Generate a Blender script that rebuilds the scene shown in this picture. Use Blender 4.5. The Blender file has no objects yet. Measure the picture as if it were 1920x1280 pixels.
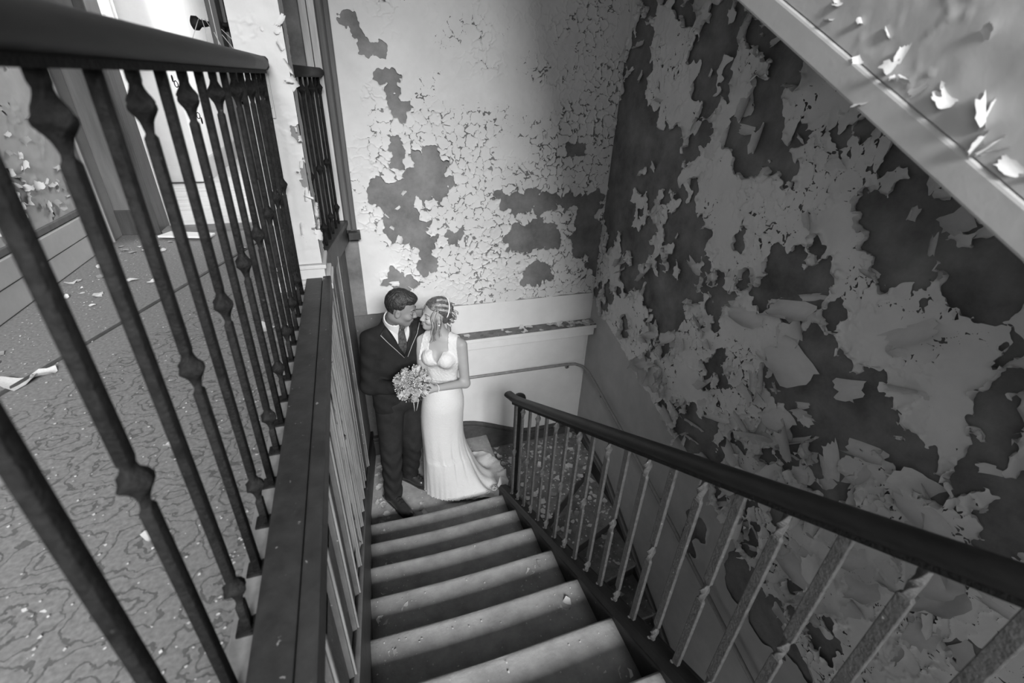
import bpy, bmesh, math, random
import numpy as np
from mathutils import Vector, Matrix
random.seed(7)
SC = bpy.context.scene
COL = SC.collection
PI = math.pi

# ------------------------------------------------------------------ camera
cam_d = bpy.data.cameras.new('camera'); cam = bpy.data.objects.new('camera', cam_d); COL.objects.link(cam)
CR = ((0.94956342, -0.31124988, 0.03811601), (-0.12041764, -0.47417626, -0.87215621), (0.28953222, 0.8235778, -0.48774041))
m = Matrix.Identity(4)
for i in range(3):
    m[i][0] = CR[0][i]; m[i][1] = -CR[1][i]; m[i][2] = -CR[2][i]
m[0][3], m[1][3], m[2][3] = 0, 0, 0.975
cam.matrix_world = m
cam_d.sensor_width = 36; cam_d.lens = 867.09 / 1920 * 36; cam_d.clip_start = 0.02
cam_d.dof.use_dof = True; cam_d.dof.focus_distance = 3.2; cam_d.dof.aperture_fstop = 3.2
SC.camera = cam
# ------------------------------------------------------------------ world, lights, exposure
w = bpy.data.worlds.new('world'); SC.world = w; w.use_nodes = True
w.node_tree.nodes['Background'].inputs[0].default_value = (1, 1, 1, 1)
w.node_tree.nodes['Background'].inputs[1].default_value = 0.36
SC.view_settings.view_transform = 'Standard'; SC.view_settings.look = 'None'
SC.view_settings.gamma = 1; SC.view_settings.use_curve_mapping = False
SC.view_settings.exposure = 0.46

def area(name, loc, target, sx, sy, power):
    d = bpy.data.lights.new(name, 'AREA'); d.shape = 'RECTANGLE'; d.size = sx; d.size_y = sy; d.energy = power
    o = bpy.data.objects.new(name, d); COL.objects.link(o); o.location = loc
    o.rotation_euler = (Vector(target) - Vector(loc)).to_track_quat('-Z', 'Y').to_euler()
    return o
area('stair_window_light', (0.4, -7.5, 5.0), (0.6, 3.0, -0.6), 4.2, 2.2, 1650)
area('back_room_window_light', (-2.5, 4.2, 2.3), (-1.0, 5.0, 0.4), 1.0, 1.4, 120)
area('back_room_fill_light', (0.22, 5.2, 1.8), (-1.5, 4.8, 0.9), 1.6, 1.6, 75)  # added fill that brightens the back room from its unseen right side
area('landing_fill_light', (-1.35, -1.0, 1.55), (1.98, 1.1, 0.5), 1.0, 1.4, 15)  # added fill towards the right wall; no window stands behind it

# ------------------------------------------------------------------ dimensions
ZL = -2.075; RI = 0.1729; GO = 0.3075; XL = -0.185; XS = 0.85; XR = 1.98; YB = 3.45
def nose_y(k): return 2.4735 - GO * (k - 1)
def nose_z(k): return ZL + RI * k
def rail_z(y): return -0.07 - 0.5625 * (y - 0.913)
def string_z(y): return -0.80 - 0.5625 * (y - 0.611)

# ------------------------------------------------------------------ materials (the photograph is black and white)
def material(name, g, rough=0.7, var=0.15, scale=6, bump=0.0, bscale=60, spec=0.3, speck=0, speckg=0.6, stretch=None, speckscale=50):
    mt = bpy.data.materials.new(name); mt.use_nodes = True
    nt = mt.node_tree; N = nt.nodes; L = nt.links; b = N['Principled BSDF']
    b.inputs['Roughness'].default_value = rough; b.inputs['Specular IOR Level'].default_value = spec
    tc = N.new('ShaderNodeTexCoord'); src = tc.outputs['Object']
    if stretch:
        mp = N.new('ShaderNodeMapping'); mp.inputs['Scale'].default_value = stretch; L.new(src, mp.inputs['Vector']); src = mp.outputs[0]
    nz = N.new('ShaderNodeTexNoise'); nz.inputs['Scale'].default_value = scale; nz.inputs['Detail'].default_value = 6; nz.inputs['Roughness'].default_value = 0.65
    L.new(src, nz.inputs['Vector'])
    cr = N.new('ShaderNodeValToRGB'); lo, hi = g * (1 - var), g * (1 + var)
    cr.color_ramp.elements[0].position = 0.3; cr.color_ramp.elements[1].position = 0.7
    cr.color_ramp.elements[0].color = (lo, lo, lo, 1); cr.color_ramp.elements[1].color = (hi, hi, hi, 1)
    L.new(nz.outputs['Fac'], cr.inputs[0]); out = cr.outputs[0]
    if speck:
        n2 = N.new('ShaderNodeTexNoise'); n2.inputs['Scale'].default_value = speckscale; n2.inputs['Detail'].default_value = 3
        L.new(tc.outputs['Object'], n2.inputs['Vector'])
        r2 = N.new('ShaderNodeValToRGB'); r2.color_ramp.elements[0].position = 1 - speck; r2.color_ramp.elements[1].position = 1 - speck + 0.03
        L.new(n2.outputs['Fac'], r2.inputs[0])
        mx = N.new('ShaderNodeMix'); mx.data_type = 'RGBA'; L.new(r2.outputs[0], mx.inputs['Factor'])
        L.new(out, mx.inputs['A']); mx.inputs['B'].default_value = (speckg, speckg, speckg, 1); out = mx.outputs['Result']
    L.new(out, b.inputs['Base Color'])
    if bump:
        n3 = N.new('ShaderNodeTexNoise'); n3.inputs['Scale'].default_value = bscale; n3.inputs['Detail'].default_value = 4
        L.new(src, n3.inputs['Vector'])
        bp = N.new('ShaderNodeBump'); bp.inputs['Strength'].default_value = bump; bp.inputs['Distance'].default_value = 0.01
        L.new(n3.outputs['Fac'], bp.inputs['Height']); L.new(bp.outputs[0], b.inputs['Normal'])
    return mt
M = {
 'paint': material('old_wall_paint', 0.62, 0.6, 0.06, 5, 0.05, 90),
 'paint_right': material('old_stair_wall_paint', 0.66, 0.6, 0.07, 5, 0.05, 90),
 'plaster': material('bare_plaster', 0.19, 0.9, 0.4, 5, 0.15, 40),
 'plaster_dark': material('bare_stair_plaster', 0.17, 0.9, 0.5, 3.5, 0.2, 40),
 'white': material('white_gloss_paint', 0.70, 0.45, 0.05, 6, 0.03, 50),
 'column': material('column_paint', 0.52, 0.5, 0.06, 8, 0.08, 50),
 'paint_upper': material('upper_flight_paint', 0.42, 0.6, 0.06, 6, 0.05, 60),
 'dado': material('grey_dado_paint', 0.42, 0.6, 0.08, 7, 0.05, 60),
 'iron': material('black_iron', 0.014, 0.7, 0.5, 60, 0.4, 160, 0.15, 0.27, 0.06, None, 70),
 'iron_worn': material('painted_iron', 0.10, 0.6, 0.3, 60, 0.3, 160, 0.25, 0.27, 0.4, None, 90),
 'rail': material('dark_rail_wood', 0.018, 0.5, 0.35, 14, 0.1, 60, 0.25, 0, 0, (1, .15, 1)),
 'darkwood': material('dark_stained_wood', 0.05, 0.5, 0.35, 18, 0.15, 60, 0.35, 0, 0, (1, 1, .12)),
 'curb': material('dark_curb_wood', 0.032, 0.5, 0.4, 10, 0.1, 60, 0.35, 0.30, 0.2),
 'midwood': material('worn_trim_wood', 0.13, 0.55, 0.25, 14, 0.1, 60, 0.3, 0, 0, (1, 1, .12)),
 'barewood': material('bare_scraped_wood', 0.52, 0.7, 0.3, 20, 0.2, 60, 0.2, 0, 0, (1, 1, .1)),
 'tread': material('worn_tread', 0.33, 0.6, 0.25, 9, 0.15, 90, 0.3, 0.27, 0.5, None, 60),
 'lower': material('dusty_lower_tread', 0.20, 0.8, 0.4, 9, 0.15, 90, 0.2, 0.3, 0.45, None, 40),
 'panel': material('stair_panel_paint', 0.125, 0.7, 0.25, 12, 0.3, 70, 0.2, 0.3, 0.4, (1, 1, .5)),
 'batten': material('worn_batten', 0.25, 0.7, 0.3, 16, 0.3, 60, 0.2, 0, 0, (1, 1, .2)),
 'skirting': material('dark_skirting', 0.07, 0.5, 0.3, 12, 0.1, 60),
 'chip': material('paint_chip', 0.55, 0.7, 0.12, 10, 0.05, 60),
 'chipdark': material('paint_chip_back', 0.26, 0.8, 0.2, 10, 0.05, 60),
 'suit': material('black_suit_cloth', 0.018, 0.85, 0.2, 20, 0.1, 300, 0.15),
 'trousers': material('black_trouser_cloth', 0.022, 0.8, 0.25, 14, 0.1, 300, 0.2),
 'satin': material('black_lapel_satin', 0.015, 0.55, 0.1, 20, 0, 60, 0.2),
 'piping': material('pale_lapel_edge', 0.4, 0.5, 0.1),
 'shirt': material('pale_shirt_cotton', 0.55, 0.8, 0.04, 10, 0.03, 200),
 'tie': material('patterned_dark_tie', 0.07, 0.4, 0.7, 60, 0.1, 200, 0.5),
 'shoe': material('black_shoe_leather', 0.03, 0.3, 0.2, 20, 0, 60, 0.5),
 'skin_man': material('tanned_skin', 0.20, 0.55, 0.08, 12),
 'skin_bride': material('fair_skin', 0.33, 0.5, 0.06, 12),
 'eye_dark': material('dark_lash', 0.03, 0.6, 0.1),
 'lip': material('lip_skin', 0.17, 0.45, 0.1),
 'hair_man': material('dark_cropped_hair', 0.024, 0.5, 0.5, 30, 0.6, 90, 0.4),
 'hair_dark': material('dark_brown_hair', 0.085, 0.4, 0.7, 60, 0.3, 120, 0.4),
 'hair_light': material('blonde_hair_strand', 0.36, 0.4, 0.3, 40, 0.2, 120, 0.4),
 'pin': material('pearl_hair_band', 0.75, 0.3, 0.05),
 'rose': material('cream_rose_petal', 0.48, 0.6, 0.15, 25),
 'rose_dark': material('dusky_rose_petal', 0.33, 0.6, 0.2, 25),
 'leaf': material('dark_bouquet_leaf', 0.07, 0.5, 0.3, 20),
 'bud': material('white_filler_bud', 0.7, 0.6, 0.05),
 'plank': material('pale_floor_plank', 0.50, 0.6, 0.15, 14, 0.1, 60, 0.3, 0, 0, (.15, 1, 1)),
 'steel': material('dull_steel', 0.22, 0.4, 0.2, 30, 0.05, 90, 0.5),
 'straw': material('pale_twine', 0.45, 0.8, 0.1),
 'ceiling': material('ceiling_plaster', 0.6, 0.8, 0.05),
 'grime': material('grimy_ledge_top', 0.17, 0.9, 0.4, 16, 0.2, 60, 0.2, 0.3, 0.5, None, 40),
}
def lace_mat():
    mt = material('ivory_lace', 0.62, 0.75, 0.04, 6, 0, 60, 0.2)
    nt = mt.node_tree; N = nt.nodes; L = nt.links; b = N['Principled BSDF']
    tc = N.new('ShaderNodeTexCoord'); v = N.new('ShaderNodeTexVoronoi'); v.inputs['Scale'].default_value = 70
    n = N.new('ShaderNodeTexNoise'); n.inputs['Scale'].default_value = 30
    mp = N.new('ShaderNodeMix'); mp.data_type = 'VECTOR'; mp.inputs['Factor'].default_value = 0.06
    L.new(tc.outputs['Object'], n.inputs['Vector']); L.new(tc.outputs['Object'], mp.inputs['A']); L.new(n.outputs['Color'], mp.inputs['B'])
    L.new(mp.outputs['Result'], v.inputs['Vector'])
    bp = N.new('ShaderNodeBump'); bp.inputs['Strength'].default_value = 0.3; bp.inputs['Distance'].default_value = 0.005
    L.new(v.outputs['Distance'], bp.inputs['Height']); L.new(bp.outputs[0], b.inputs['Normal'])
    return mt
M['lace'] = lace_mat()
def lino_mat():
    mt = bpy.data.materials.new('patterned_linoleum'); mt.use_nodes = True
    nt = mt.node_tree; N = nt.nodes; L = nt.links; b = N['Principled BSDF']; b.inputs['Roughness'].default_value = 0.65; b.inputs['Specular IOR Level'].default_value = 0.25
    tc = N.new('ShaderNodeTexCoord')
    n = N.new('ShaderNodeTexNoise'); n.inputs['Scale'].default_value = 26; n.inputs['Detail'].default_value = 4; L.new(tc.outputs['Object'], n.inputs['Vector'])
    def math_(op, a, c=None):
        q = N.new('ShaderNodeMath'); q.operation = op
        for i, x in enumerate((a, c)):
            if x is None: continue
            if isinstance(x, (int, float)): q.inputs[i].default_value = x
            else: L.new(x, q.inputs[i])
        return q.outputs[0]
    rot = N.new('ShaderNodeMapping'); rot.inputs['Rotation'].default_value = (0, 0, 0.06); L.new(tc.outputs['Object'], rot.inputs[0])
    sx = N.new('ShaderNodeSeparateXYZ'); L.new(rot.outputs[0], sx.inputs[0])
    sn = N.new('ShaderNodeSeparateColor'); L.new(n.outputs['Color'], sn.inputs[0])
    x = math_('ADD', sx.outputs[0], math_('MULTIPLY', math_('SUBTRACT', sn.outputs[0], .5), .075))
    y = math_('ADD', sx.outputs[1], math_('MULTIPLY', math_('SUBTRACT', sn.outputs[1], .5), .075))
    g = math_('MULTIPLY', math_('COSINE', math_('MULTIPLY', x, 2 * PI / 0.40)), math_('COSINE', math_('MULTIPLY', y, 2 * PI / 0.30)))
    g2 = math_('ABSOLUTE', g)
    lines = None
    for lv, wd in ((0.16, 0.035), (0.72, 0.035), (0.93, 0.022)):
        l = math_('LESS_THAN', math_('ABSOLUTE', math_('SUBTRACT', g2, lv)), wd)
        lines = l if lines is None else math_('MAXIMUM', lines, l)
    soft = N.new('ShaderNodeTexNoise'); soft.inputs['Scale'].default_value = 90; soft.inputs['Detail'].default_value = 5; L.new(tc.outputs['Object'], soft.inputs['Vector'])
    # the pattern has been worn off beyond the seam
    seam = math_('SUBTRACT', math_('ADD', math_('MULTIPLY', sx.outputs[0], 0.94), 0.0), math_('MULTIPLY', math_('SUBTRACT', sx.outputs[1], 1.718), 0.36))
    on = math_('GREATER_THAN', seam, -1.05)
    fac = math_('MULTIPLY', math_('MULTIPLY', lines, on), math_('ADD', math_('MULTIPLY', soft.outputs['Fac'], 1.1), 0.0))
    base = N.new('ShaderNodeValToRGB'); base.color_ramp.elements[0].position = .3; base.color_ramp.elements[1].position = .75
    base.color_ramp.elements[0].color = (.15, .15, .15, 1); base.color_ramp.elements[1].color = (.25, .25, .25, 1); L.new(soft.outputs['Fac'], base.inputs[0])
    mx = N.new('ShaderNodeMix'); mx.data_type = 'RGBA'; L.new(fac, mx.inputs['Factor']); L.new(base.outputs[0], mx.inputs['A']); mx.inputs['B'].default_value = (.035, .035, .035, 1)
    sp = N.new('ShaderNodeTexNoise'); sp.inputs['Scale'].default_value = 55; sp.inputs['Detail'].default_value = 2; L.new(tc.outputs['Object'], sp.inputs['Vector'])
    sf = N.new('ShaderNodeValToRGB'); sf.color_ramp.elements[0].position = .71; sf.color_ramp.elements[1].position = .73; L.new(sp.outputs['Fac'], sf.inputs[0])
    m2 = N.new('ShaderNodeMix'); m2.data_type = 'RGBA'; L.new(sf.outputs[0], m2.inputs['Factor']); L.new(mx.outputs['Result'], m2.inputs['A']); m2.inputs['B'].default_value = (.6, .6, .6, 1)
    L.new(m2.outputs['Result'], b.inputs['Base Color'])
    bp = N.new('ShaderNodeBump'); bp.inputs['Strength'].default_value = .2; bp.inputs['Distance'].default_value = .004; L.new(soft.outputs['Fac'], bp.inputs['Height']); L.new(bp.outputs[0], b.inputs['Normal'])
    return mt
M['lino'] = lino_mat()

# ------------------------------------------------------------------ helpers
def link(name, me, mat=None, parent=None):
    o = bpy.data.objects.new(name, me); COL.objects.link(o)
    if mat is not None:
        for mm in (mat if isinstance(mat, (list, tuple)) else [mat]): me.materials.append(mm)
    if parent is not None: o.parent = parent
    return o
def tag(o, label=None, cat=None, group=None, kind=None):
    if label: o['label'] = label
    if cat: o['category'] = cat
    if group: o['group'] = group
    if kind: o['kind'] = kind
    return o
def thing(name, loc, label, cat, group=None):
    o = bpy.data.objects.new(name, None); COL.objects.link(o); o.location = loc; o.empty_display_size = 0.1
    return tag(o, label, cat, group)
class MB:
    """collects shapes into one bmesh, built as ONE mesh object (world coordinates, made local to the parent's base)"""
    def __init__(s): s.b = bmesh.new()
    def box(s, x0, x1, y0, y1, z0, z1, bev=0.0):
        r = bmesh.ops.create_cube(s.b, size=1.0)
        for v in r['verts']:
            v.co = Vector(((x0 + x1) / 2 + v.co.x * (x1 - x0), (y0 + y1) / 2 + v.co.y * (y1 - y0), (z0 + z1) / 2 + v.co.z * (z1 - z0)))
        if bev: bmesh.ops.bevel(s.b, geom=list({e for v in r['verts'] for e in v.link_edges}), offset=bev, segments=2, affect='EDGES', profile=0.6)
        return s
    def prism(s, pts, d):
        """planar polygon (3D points) extruded along d"""
        d = Vector(d); a = [s.b.verts.new(Vector(p)) for p in pts]; c = [s.b.verts.new(Vector(p) + d) for p in pts]
        n = len(pts); s.b.faces.new(a); s.b.faces.new(c[::-1])
        for i in range(n): s.b.faces.new((a[i], c[i], c[(i + 1) % n], a[(i + 1) % n]))
        return s
    def rings(s, R, cap=True, closed=False):
        V = [[s.b.verts.new(Vector(p)) for p in r] for r in R]; n = len(R[0])
        for i in range(len(V) - 1 + (1 if closed else 0)):
            a, c = V[i], V[(i + 1) % len(V)]
            for j in range(n): s.b.faces.new((a[j], a[(j + 1) % n], c[(j + 1) % n], c[j]))
        if cap and not closed:
            s.b.faces.new(V[0][::-1]); s.b.faces.new(V[-1])
        return s
    def tube(s, path, r, seg=8, r2=None, cap=True, up=(0, 0, 1)):
        """round / elliptical tube along a path; r number or list, r2 = second radius"""
        P = [Vector(p) for p in path]; n = len(P); R = []
        prev = None
        for i in range(n):
            t = (P[min(i + 1, n - 1)] - P[max(i - 1, 0)]).normalized()
            if prev is None:
                u = Vector(up); u = u - t * u.dot(t)
                if u.length < 1e-4: u = Vector((1, 0, 0)) - t * t.x
            else: u = prev - t * prev.dot(t)
            u.normalize(); prev = u; v = t.cross(u)
            ra = r[i] if isinstance(r, (list, tuple)) else r
            rb = (r2[i] if isinstance(r2, (list, tuple)) else r2) if r2 is not None else ra
            R.append([P[i] + u * ra * math.sin(2 * PI * k / seg) + v * rb * math.cos(2 * PI * k / seg) for k in range(seg)])
        return s.rings(R, cap)
    def profile(s, path, prof):
        """sweep a closed 2D profile [(side, up)] along a path with vertical up"""
        P = [Vector(p) for p in path]; n = len(P); R = []
        for i in range(n):
            t = (P[min(i + 1, n - 1)] - P[max(i - 1, 0)]); sd = Vector((t.y, -t.x, 0)).normalized(); up = sd.cross(t.normalized())
            if up.z < 0: up = -up
            R.append([P[i] + sd * a + up * b for a, b in prof])
        return s.rings(R)
    def lathe(s, c, prof, seg=12):
        R = [[Vector(c) + Vector((r * math.cos(2 * PI * k / seg), r * math.sin(2 * PI * k / seg), z)) for k in range(seg)] for r, z in prof]
        return s.rings(R)
    def build(s, name, mat, parent=None, smooth=False, bevel=0, kind=None):
        bmesh.ops.recalc_face_normals(s.b, faces=s.b.faces[:])
        off = parent.location if parent is not None and parent.parent is None else None
        if parent is not None:
            o_ = Vector((0, 0, 0)); p = parent
            while p is not None: o_ += p.location; p = p.parent
            bmesh.ops.translate(s.b, verts=s.b.verts[:], vec=-o_)
        me = bpy.data.meshes.new(name); s.b.to_mesh(me); s.b.free()
        if smooth:
            me.polygons.foreach_set('use_smooth', [True] * len(me.polygons))
        o = link(name, me, mat, parent)
        if bevel:
            mo = o.modifiers.new('bevel', 'BEVEL'); mo.width = bevel; mo.segments = 2; mo.limit_method = 'ANGLE'
        if kind: o['kind'] = kind
        return o
def np_mesh(name, V, polys_len, loops, mat, parent=None, smooth=True):
    """mesh from numpy arrays: V (n,3), loop counts per polygon, flat loop vertex indices"""
    me = bpy.data.meshes.new(name)
    if parent is not None:
        o_ = np.zeros(3); p = parent
        while p is not None: o_ += np.array(p.location); p = p.parent
        V = V - o_
    me.vertices.add(len(V)); me.vertices.foreach_set('co', np.ascontiguousarray(V, np.float32).ravel())
    me.loops.add(len(loops)); me.loops.foreach_set('vertex_index', np.ascontiguousarray(loops, np.int32))
    me.polygons.add(len(polys_len)); st = np.concatenate(([0], np.cumsum(polys_len)[:-1])).astype(np.int32)
    me.polygons.foreach_set('loop_start', st)
    try: me.polygons.foreach_set('loop_total', np.ascontiguousarray(polys_len, np.int32))
    except Exception: pass
    me.update(calc_edges=True); me.validate()
    if smooth: me.polygons.foreach_set('use_smooth', np.ones(len(me.polygons), bool))
    return link(name, me, mat, parent)

# ---------- value noise
def _hash(i, j, seed):
    h = (i.astype(np.int64) * 374761393 + j.astype(np.int64) * 668265263 + seed * 1442695041) & 0x7fffffff
    h = ((h ^ (h >> 13)) * 1274126177) & 0x7fffffff
    h = ((h ^ (h >> 16)) * 974634777) & 0x7fffffff
    return (h & 0xffff) / 65535.0
def vnoise(x, y, seed):
    i = np.floor(x); j = np.floor(y); fx = x - i; fy = y - j
    fx = fx * fx * (3 - 2 * fx); fy = fy * fy * (3 - 2 * fy)
    a = _hash(i, j, seed); b = _hash(i + 1, j, seed); c = _hash(i, j + 1, seed); d = _hash(i + 1, j + 1, seed)
    return (a * (1 - fx) + b * fx) * (1 - fy) + (c * (1 - fx) + d * fx) * fy
def fbm(x, y, seed, o=3):
    s = 0; t = 0; a = 1
    for k in range(o):
        s = s + a * vnoise(x * 2 ** k, y * 2 ** k, seed + k * 17); t += a; a *= 0.5
    return s / t * 2 - 1

def paint_layer(name, parent, org, es, et, nrm, S, T, res, cell, seed, density, mat, lift=0.02, lam=0.018, base=0.003, crack=0.5, mask=None, warp=0.35, stretch=(1, 1), liftfn=None, crackfn=None):
    """a film of old paint: cells of a warped Voronoi pattern that still cling to the wall; rims and cracks curl off it"""
    ns = int((S[1] - S[0]) / res) + 1; nt_ = int((T[1] - T[0]) / res) + 1
    s, t = np.meshgrid(np.linspace(*S, ns), np.linspace(*T, nt_), indexing='ij')
    q = cell
    ws = s / stretch[0] + warp * q * fbm(s / q * .9, t / q * .9, seed + 1, 3) + .35 * q * fbm(s / q * 2.6, t / q * 2.6, seed + 5, 2)
    wt = t / stretch[1] + warp * q * fbm(s / q * .9, t / q * .9, seed + 2, 3) + .35 * q * fbm(s / q * 2.6, t / q * 2.6, seed + 6, 2)
    ci = np.floor(ws / q); cj = np.floor(wt / q)
    big = 9.0
    p1 = np.full(s.shape, big); p2 = p1.copy(); a1 = p1.copy()
    for di in range(-2, 3):
        for dj in range(-2, 3):
            i = ci + di; j = cj + dj
            cx = (i + .08 + .84 * _hash(i, j, seed)) * q; cy = (j + .08 + .84 * _hash(i, j, seed + 99)) * q
            d = np.hypot(ws - cx, wt - cy)
            pres = density(cx * stretch[0], cy * stretch[1], _hash(i, j, seed + 55)) > 0
            dp = np.where(pres, d, big); da = np.where(pres, big, d)
            n1 = np.minimum(p1, dp); p2 = np.minimum(np.maximum(p1, dp), p2); p1 = n1
            a1 = np.minimum(a1, da)
    edge = a1 - p1
    cw = np.minimum(fbm(s / q * .4, t / q * .4, seed + 31, 2) * 0.5 + (crack if crackfn is None else crackfn(s, t)) - 0.5, .29 + .16 * fbm(s / .04, t / .04, seed + 33, 2)) * 0.22 * q
    crk = np.minimum(p2 - p1, .6 * q) - cw
    phi = np.minimum(edge, crk)
    if mask is not None: phi = np.minimum(phi, mask(s, t))
    # height
    amp = np.clip(fbm(s / .11, t / .11, seed + 70, 3) * 1.3 + .45, 0.02, 1.4)
    if liftfn is not None: amp = amp * liftfn(s, t)
    e = np.clip(edge, 0, 1); c = np.clip(crk, 0, 1)
    h = base + lift * amp * np.exp(-e / lam) + 0.42 * lift * np.clip(fbm(s / .15, t / .15, seed + 80, 2) + .2, 0, 1) * np.exp(-c / (lam * .55)) * (cw > -.04 * q)
    h = h + 0.002 * fbm(s / .05, t / .05, seed + 90, 2) + 0.0015
    h = np.maximum(h, .0012)
    gs, gt = np.gradient(edge, res)
    gl = np.maximum(np.hypot(gs, gt), .3)
    rollback = np.clip(h - base - .004, 0, 1) * 0.55
    ps = s + gs / gl * rollback; pt = t + gt / gl * rollback
    P = np.array(org)[None, None, :] + ps[..., None] * np.array(es) + pt[..., None] * np.array(et) + h[..., None] * np.array(nrm)
    # marching squares
    ins = phi > 0
    vid = np.full(s.shape, -1, np.int64); k = int(ins.sum()); vid[ins] = np.arange(k)
    V = [P[ins]]
    def cross(A, B, fa, fb):
        tt = (fa / (fa - fb))[:, None]; return A * (1 - tt) + B * tt
    hx = ins[:-1] != ins[1:]; eh = np.full(hx.shape, -1, np.int64); n = int(hx.sum()); eh[hx] = k + np.arange(n); k += n
    V.append(cross(P[:-1][hx], P[1:][hx], phi[:-1][hx], phi[1:][hx]))
    hy = ins[:, :-1] != ins[:, 1:]; ev = np.full(hy.shape, -1, np.int64); n = int(hy.sum()); ev[hy] = k + np.arange(n); k += n
    V.append(cross(P[:, :-1][hy], P[:, 1:][hy], phi[:, :-1][hy], phi[:, 1:][hy]))
    V = np.concatenate(V)
    C4 = [vid[:-1, :-1], vid[1:, :-1], vid[1:, 1:], vid[:-1, 1:]]
    E4 = [eh[:, :-1], ev[1:, :], eh[:, 1:], ev[:-1, :]]
    I4 = [ins[:-1, :-1], ins[1:, :-1], ins[1:, 1:], ins[:-1, 1:]]
    code = sum(I4[b].astype(int) << b for b in range(4))
    LP = []; LN = []
    for cs in range(1, 16):
        sel = code == cs
        if not sel.any(): continue
        cols = []
        for b in range(4):
            if cs >> b & 1: cols.append(C4[b][sel])
            if (cs >> b & 1) != (cs >> ((b + 1) % 4) & 1): cols.append(E4[b][sel])
        A = np.stack(cols, 1); LP.append(A.ravel()); LN.append(np.full(len(A), A.shape[1]))
    o = np_mesh(name, V, np.concatenate(LN), np.concatenate(LP), mat, parent)
    o['kind'] = 'stuff'
    return o

# ---------- signed distance shapes
def A(*v): return np.array(v, float)
def unit(v): v = np.array(v, float); return v / np.linalg.norm(v)
def capsule(P, a, b, ra, rb=None):
    rb = ra if rb is None else rb; a = np.array(a, float); b = np.array(b, float); d = b - a
    t = np.clip(((P - a) @ d) / max(d @ d, 1e-9), 0, 1)
    return np.linalg.norm(P - a - t[..., None] * d, axis=-1) - (ra + (rb - ra) * t)
def ellipsoid(P, c, r, R=None):
    q = P - np.array(c, float)
    if R is not None: q = q @ np.array(R).T
    r = np.array(r, float); k0 = np.linalg.norm(q / r, axis=-1); k1 = np.linalg.norm(q / (r * r), axis=-1)
    return k0 * (k0 - 1) / np.maximum(k1, 1e-6)
def smin(a, b, k=0.02):
    h = np.clip(.5 + .5 * (b - a) / k, 0, 1); return b * (1 - h) + a * h - k * h * (1 - h)
def smax(a, b, k=0.02): return -smin(-a, -b, k)
def sdf_mesh(name, fn, lo, hi, res, mat, parent=None):
    lo = np.array(lo, float); hi = np.array(hi, float); n = np.ceil((hi - lo) / res).astype(int) + 1
    ax = [lo[i] + np.arange(n[i]) * res for i in range(3)]
    B_ = 4; nb = np.ceil(n / B_).astype(int); n = nb * B_                      # coarse blocks first, fine samples only near the surface
    cc = [lo[i] + (np.arange(nb[i]) * B_ + 1.5) * res for i in range(3)]
    Cn = fn(np.stack(np.meshgrid(*cc, indexing='ij'), -1).reshape(-1, 3)).reshape(nb)
    F = np.repeat(np.repeat(np.repeat(Cn, B_, 0), B_, 1), B_, 2)
    act = np.argwhere(np.abs(Cn) < 7.5 * res)
    off = np.stack(np.meshgrid(*[np.arange(B_)] * 3, indexing='ij'), -1).reshape(-1, 3)
    for i in range(0, len(act), 3000):
        idx = (act[i:i + 3000, None, :] * B_ + off[None]).reshape(-1, 3)
        F[tuple(idx.T)] = fn(lo + idx * res)
    ins = F < 0
    acc = np.zeros(tuple(n - 1) + (3,)); cnt = np.zeros(tuple(n - 1))
    sl = lambda ax_, o_: tuple(slice(o_[k], n[k] - 1 + o_[k]) for k in range(3))
    for axis in range(3):
        others = [k for k in range(3) if k != axis]
        for o1 in (0, 1):
            for o2 in (0, 1):
                o = [0, 0, 0]; o[others[0]] = o1; o[others[1]] = o2; p = list(o); p[axis] = 1
                f0 = F[sl(0, o)]; f1 = F[sl(0, p)]; c = (f0 < 0) != (f1 < 0)
                t = np.where(c, f0 / np.where(c, f0 - f1, 1), 0)
                pt = np.zeros(c.shape + (3,)); pt[..., axis] = t; pt[..., others[0]] = o1; pt[..., others[1]] = o2
                acc += np.where(c[..., None], pt, 0); cnt += c
    act = cnt > 0; vid = np.full(cnt.shape, -1, np.int64); vid[act] = np.arange(int(act.sum()))
    idx = np.argwhere(act); V = lo + (idx + acc[act] / cnt[act][:, None]) * res
    quads = []
    for axis in range(3):
        a, b = [(1, 2), (2, 0), (0, 1)][axis]
        s0 = [slice(1, n[k] - 1) for k in range(3)]; s0[axis] = slice(0, n[axis] - 1)
        s1 = list(s0); s1[axis] = slice(1, n[axis])
        i0 = ins[tuple(s0)]; i1 = ins[tuple(s1)]; c = np.argwhere(i0 != i1)
        if not len(c): continue
        base = c.copy(); base[:, a] += 1; base[:, b] += 1
        flip = i0[tuple(c.T)]
        def cellid(da, db):
            q = base.copy(); q[:, a] += da; q[:, b] += db; return vid[tuple(q.T)]
        Q = np.stack([cellid(-1, -1), cellid(0, -1), cellid(0, 0), cellid(-1, 0)], 1)
        Q[~flip] = Q[~flip][:, ::-1]; quads.append(Q)
    Q = np.concatenate(quads); Q = Q[(Q >= 0).all(1)]
    return np_mesh(name, V, np.full(len(Q), 4), Q.ravel(), mat, parent)

# ================================================================== STRUCTURE
def struct(o): o['kind'] = 'structure'; return o
def slab(name, mat, *a): return struct(MB().box(*a).build(name, mat))
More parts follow.
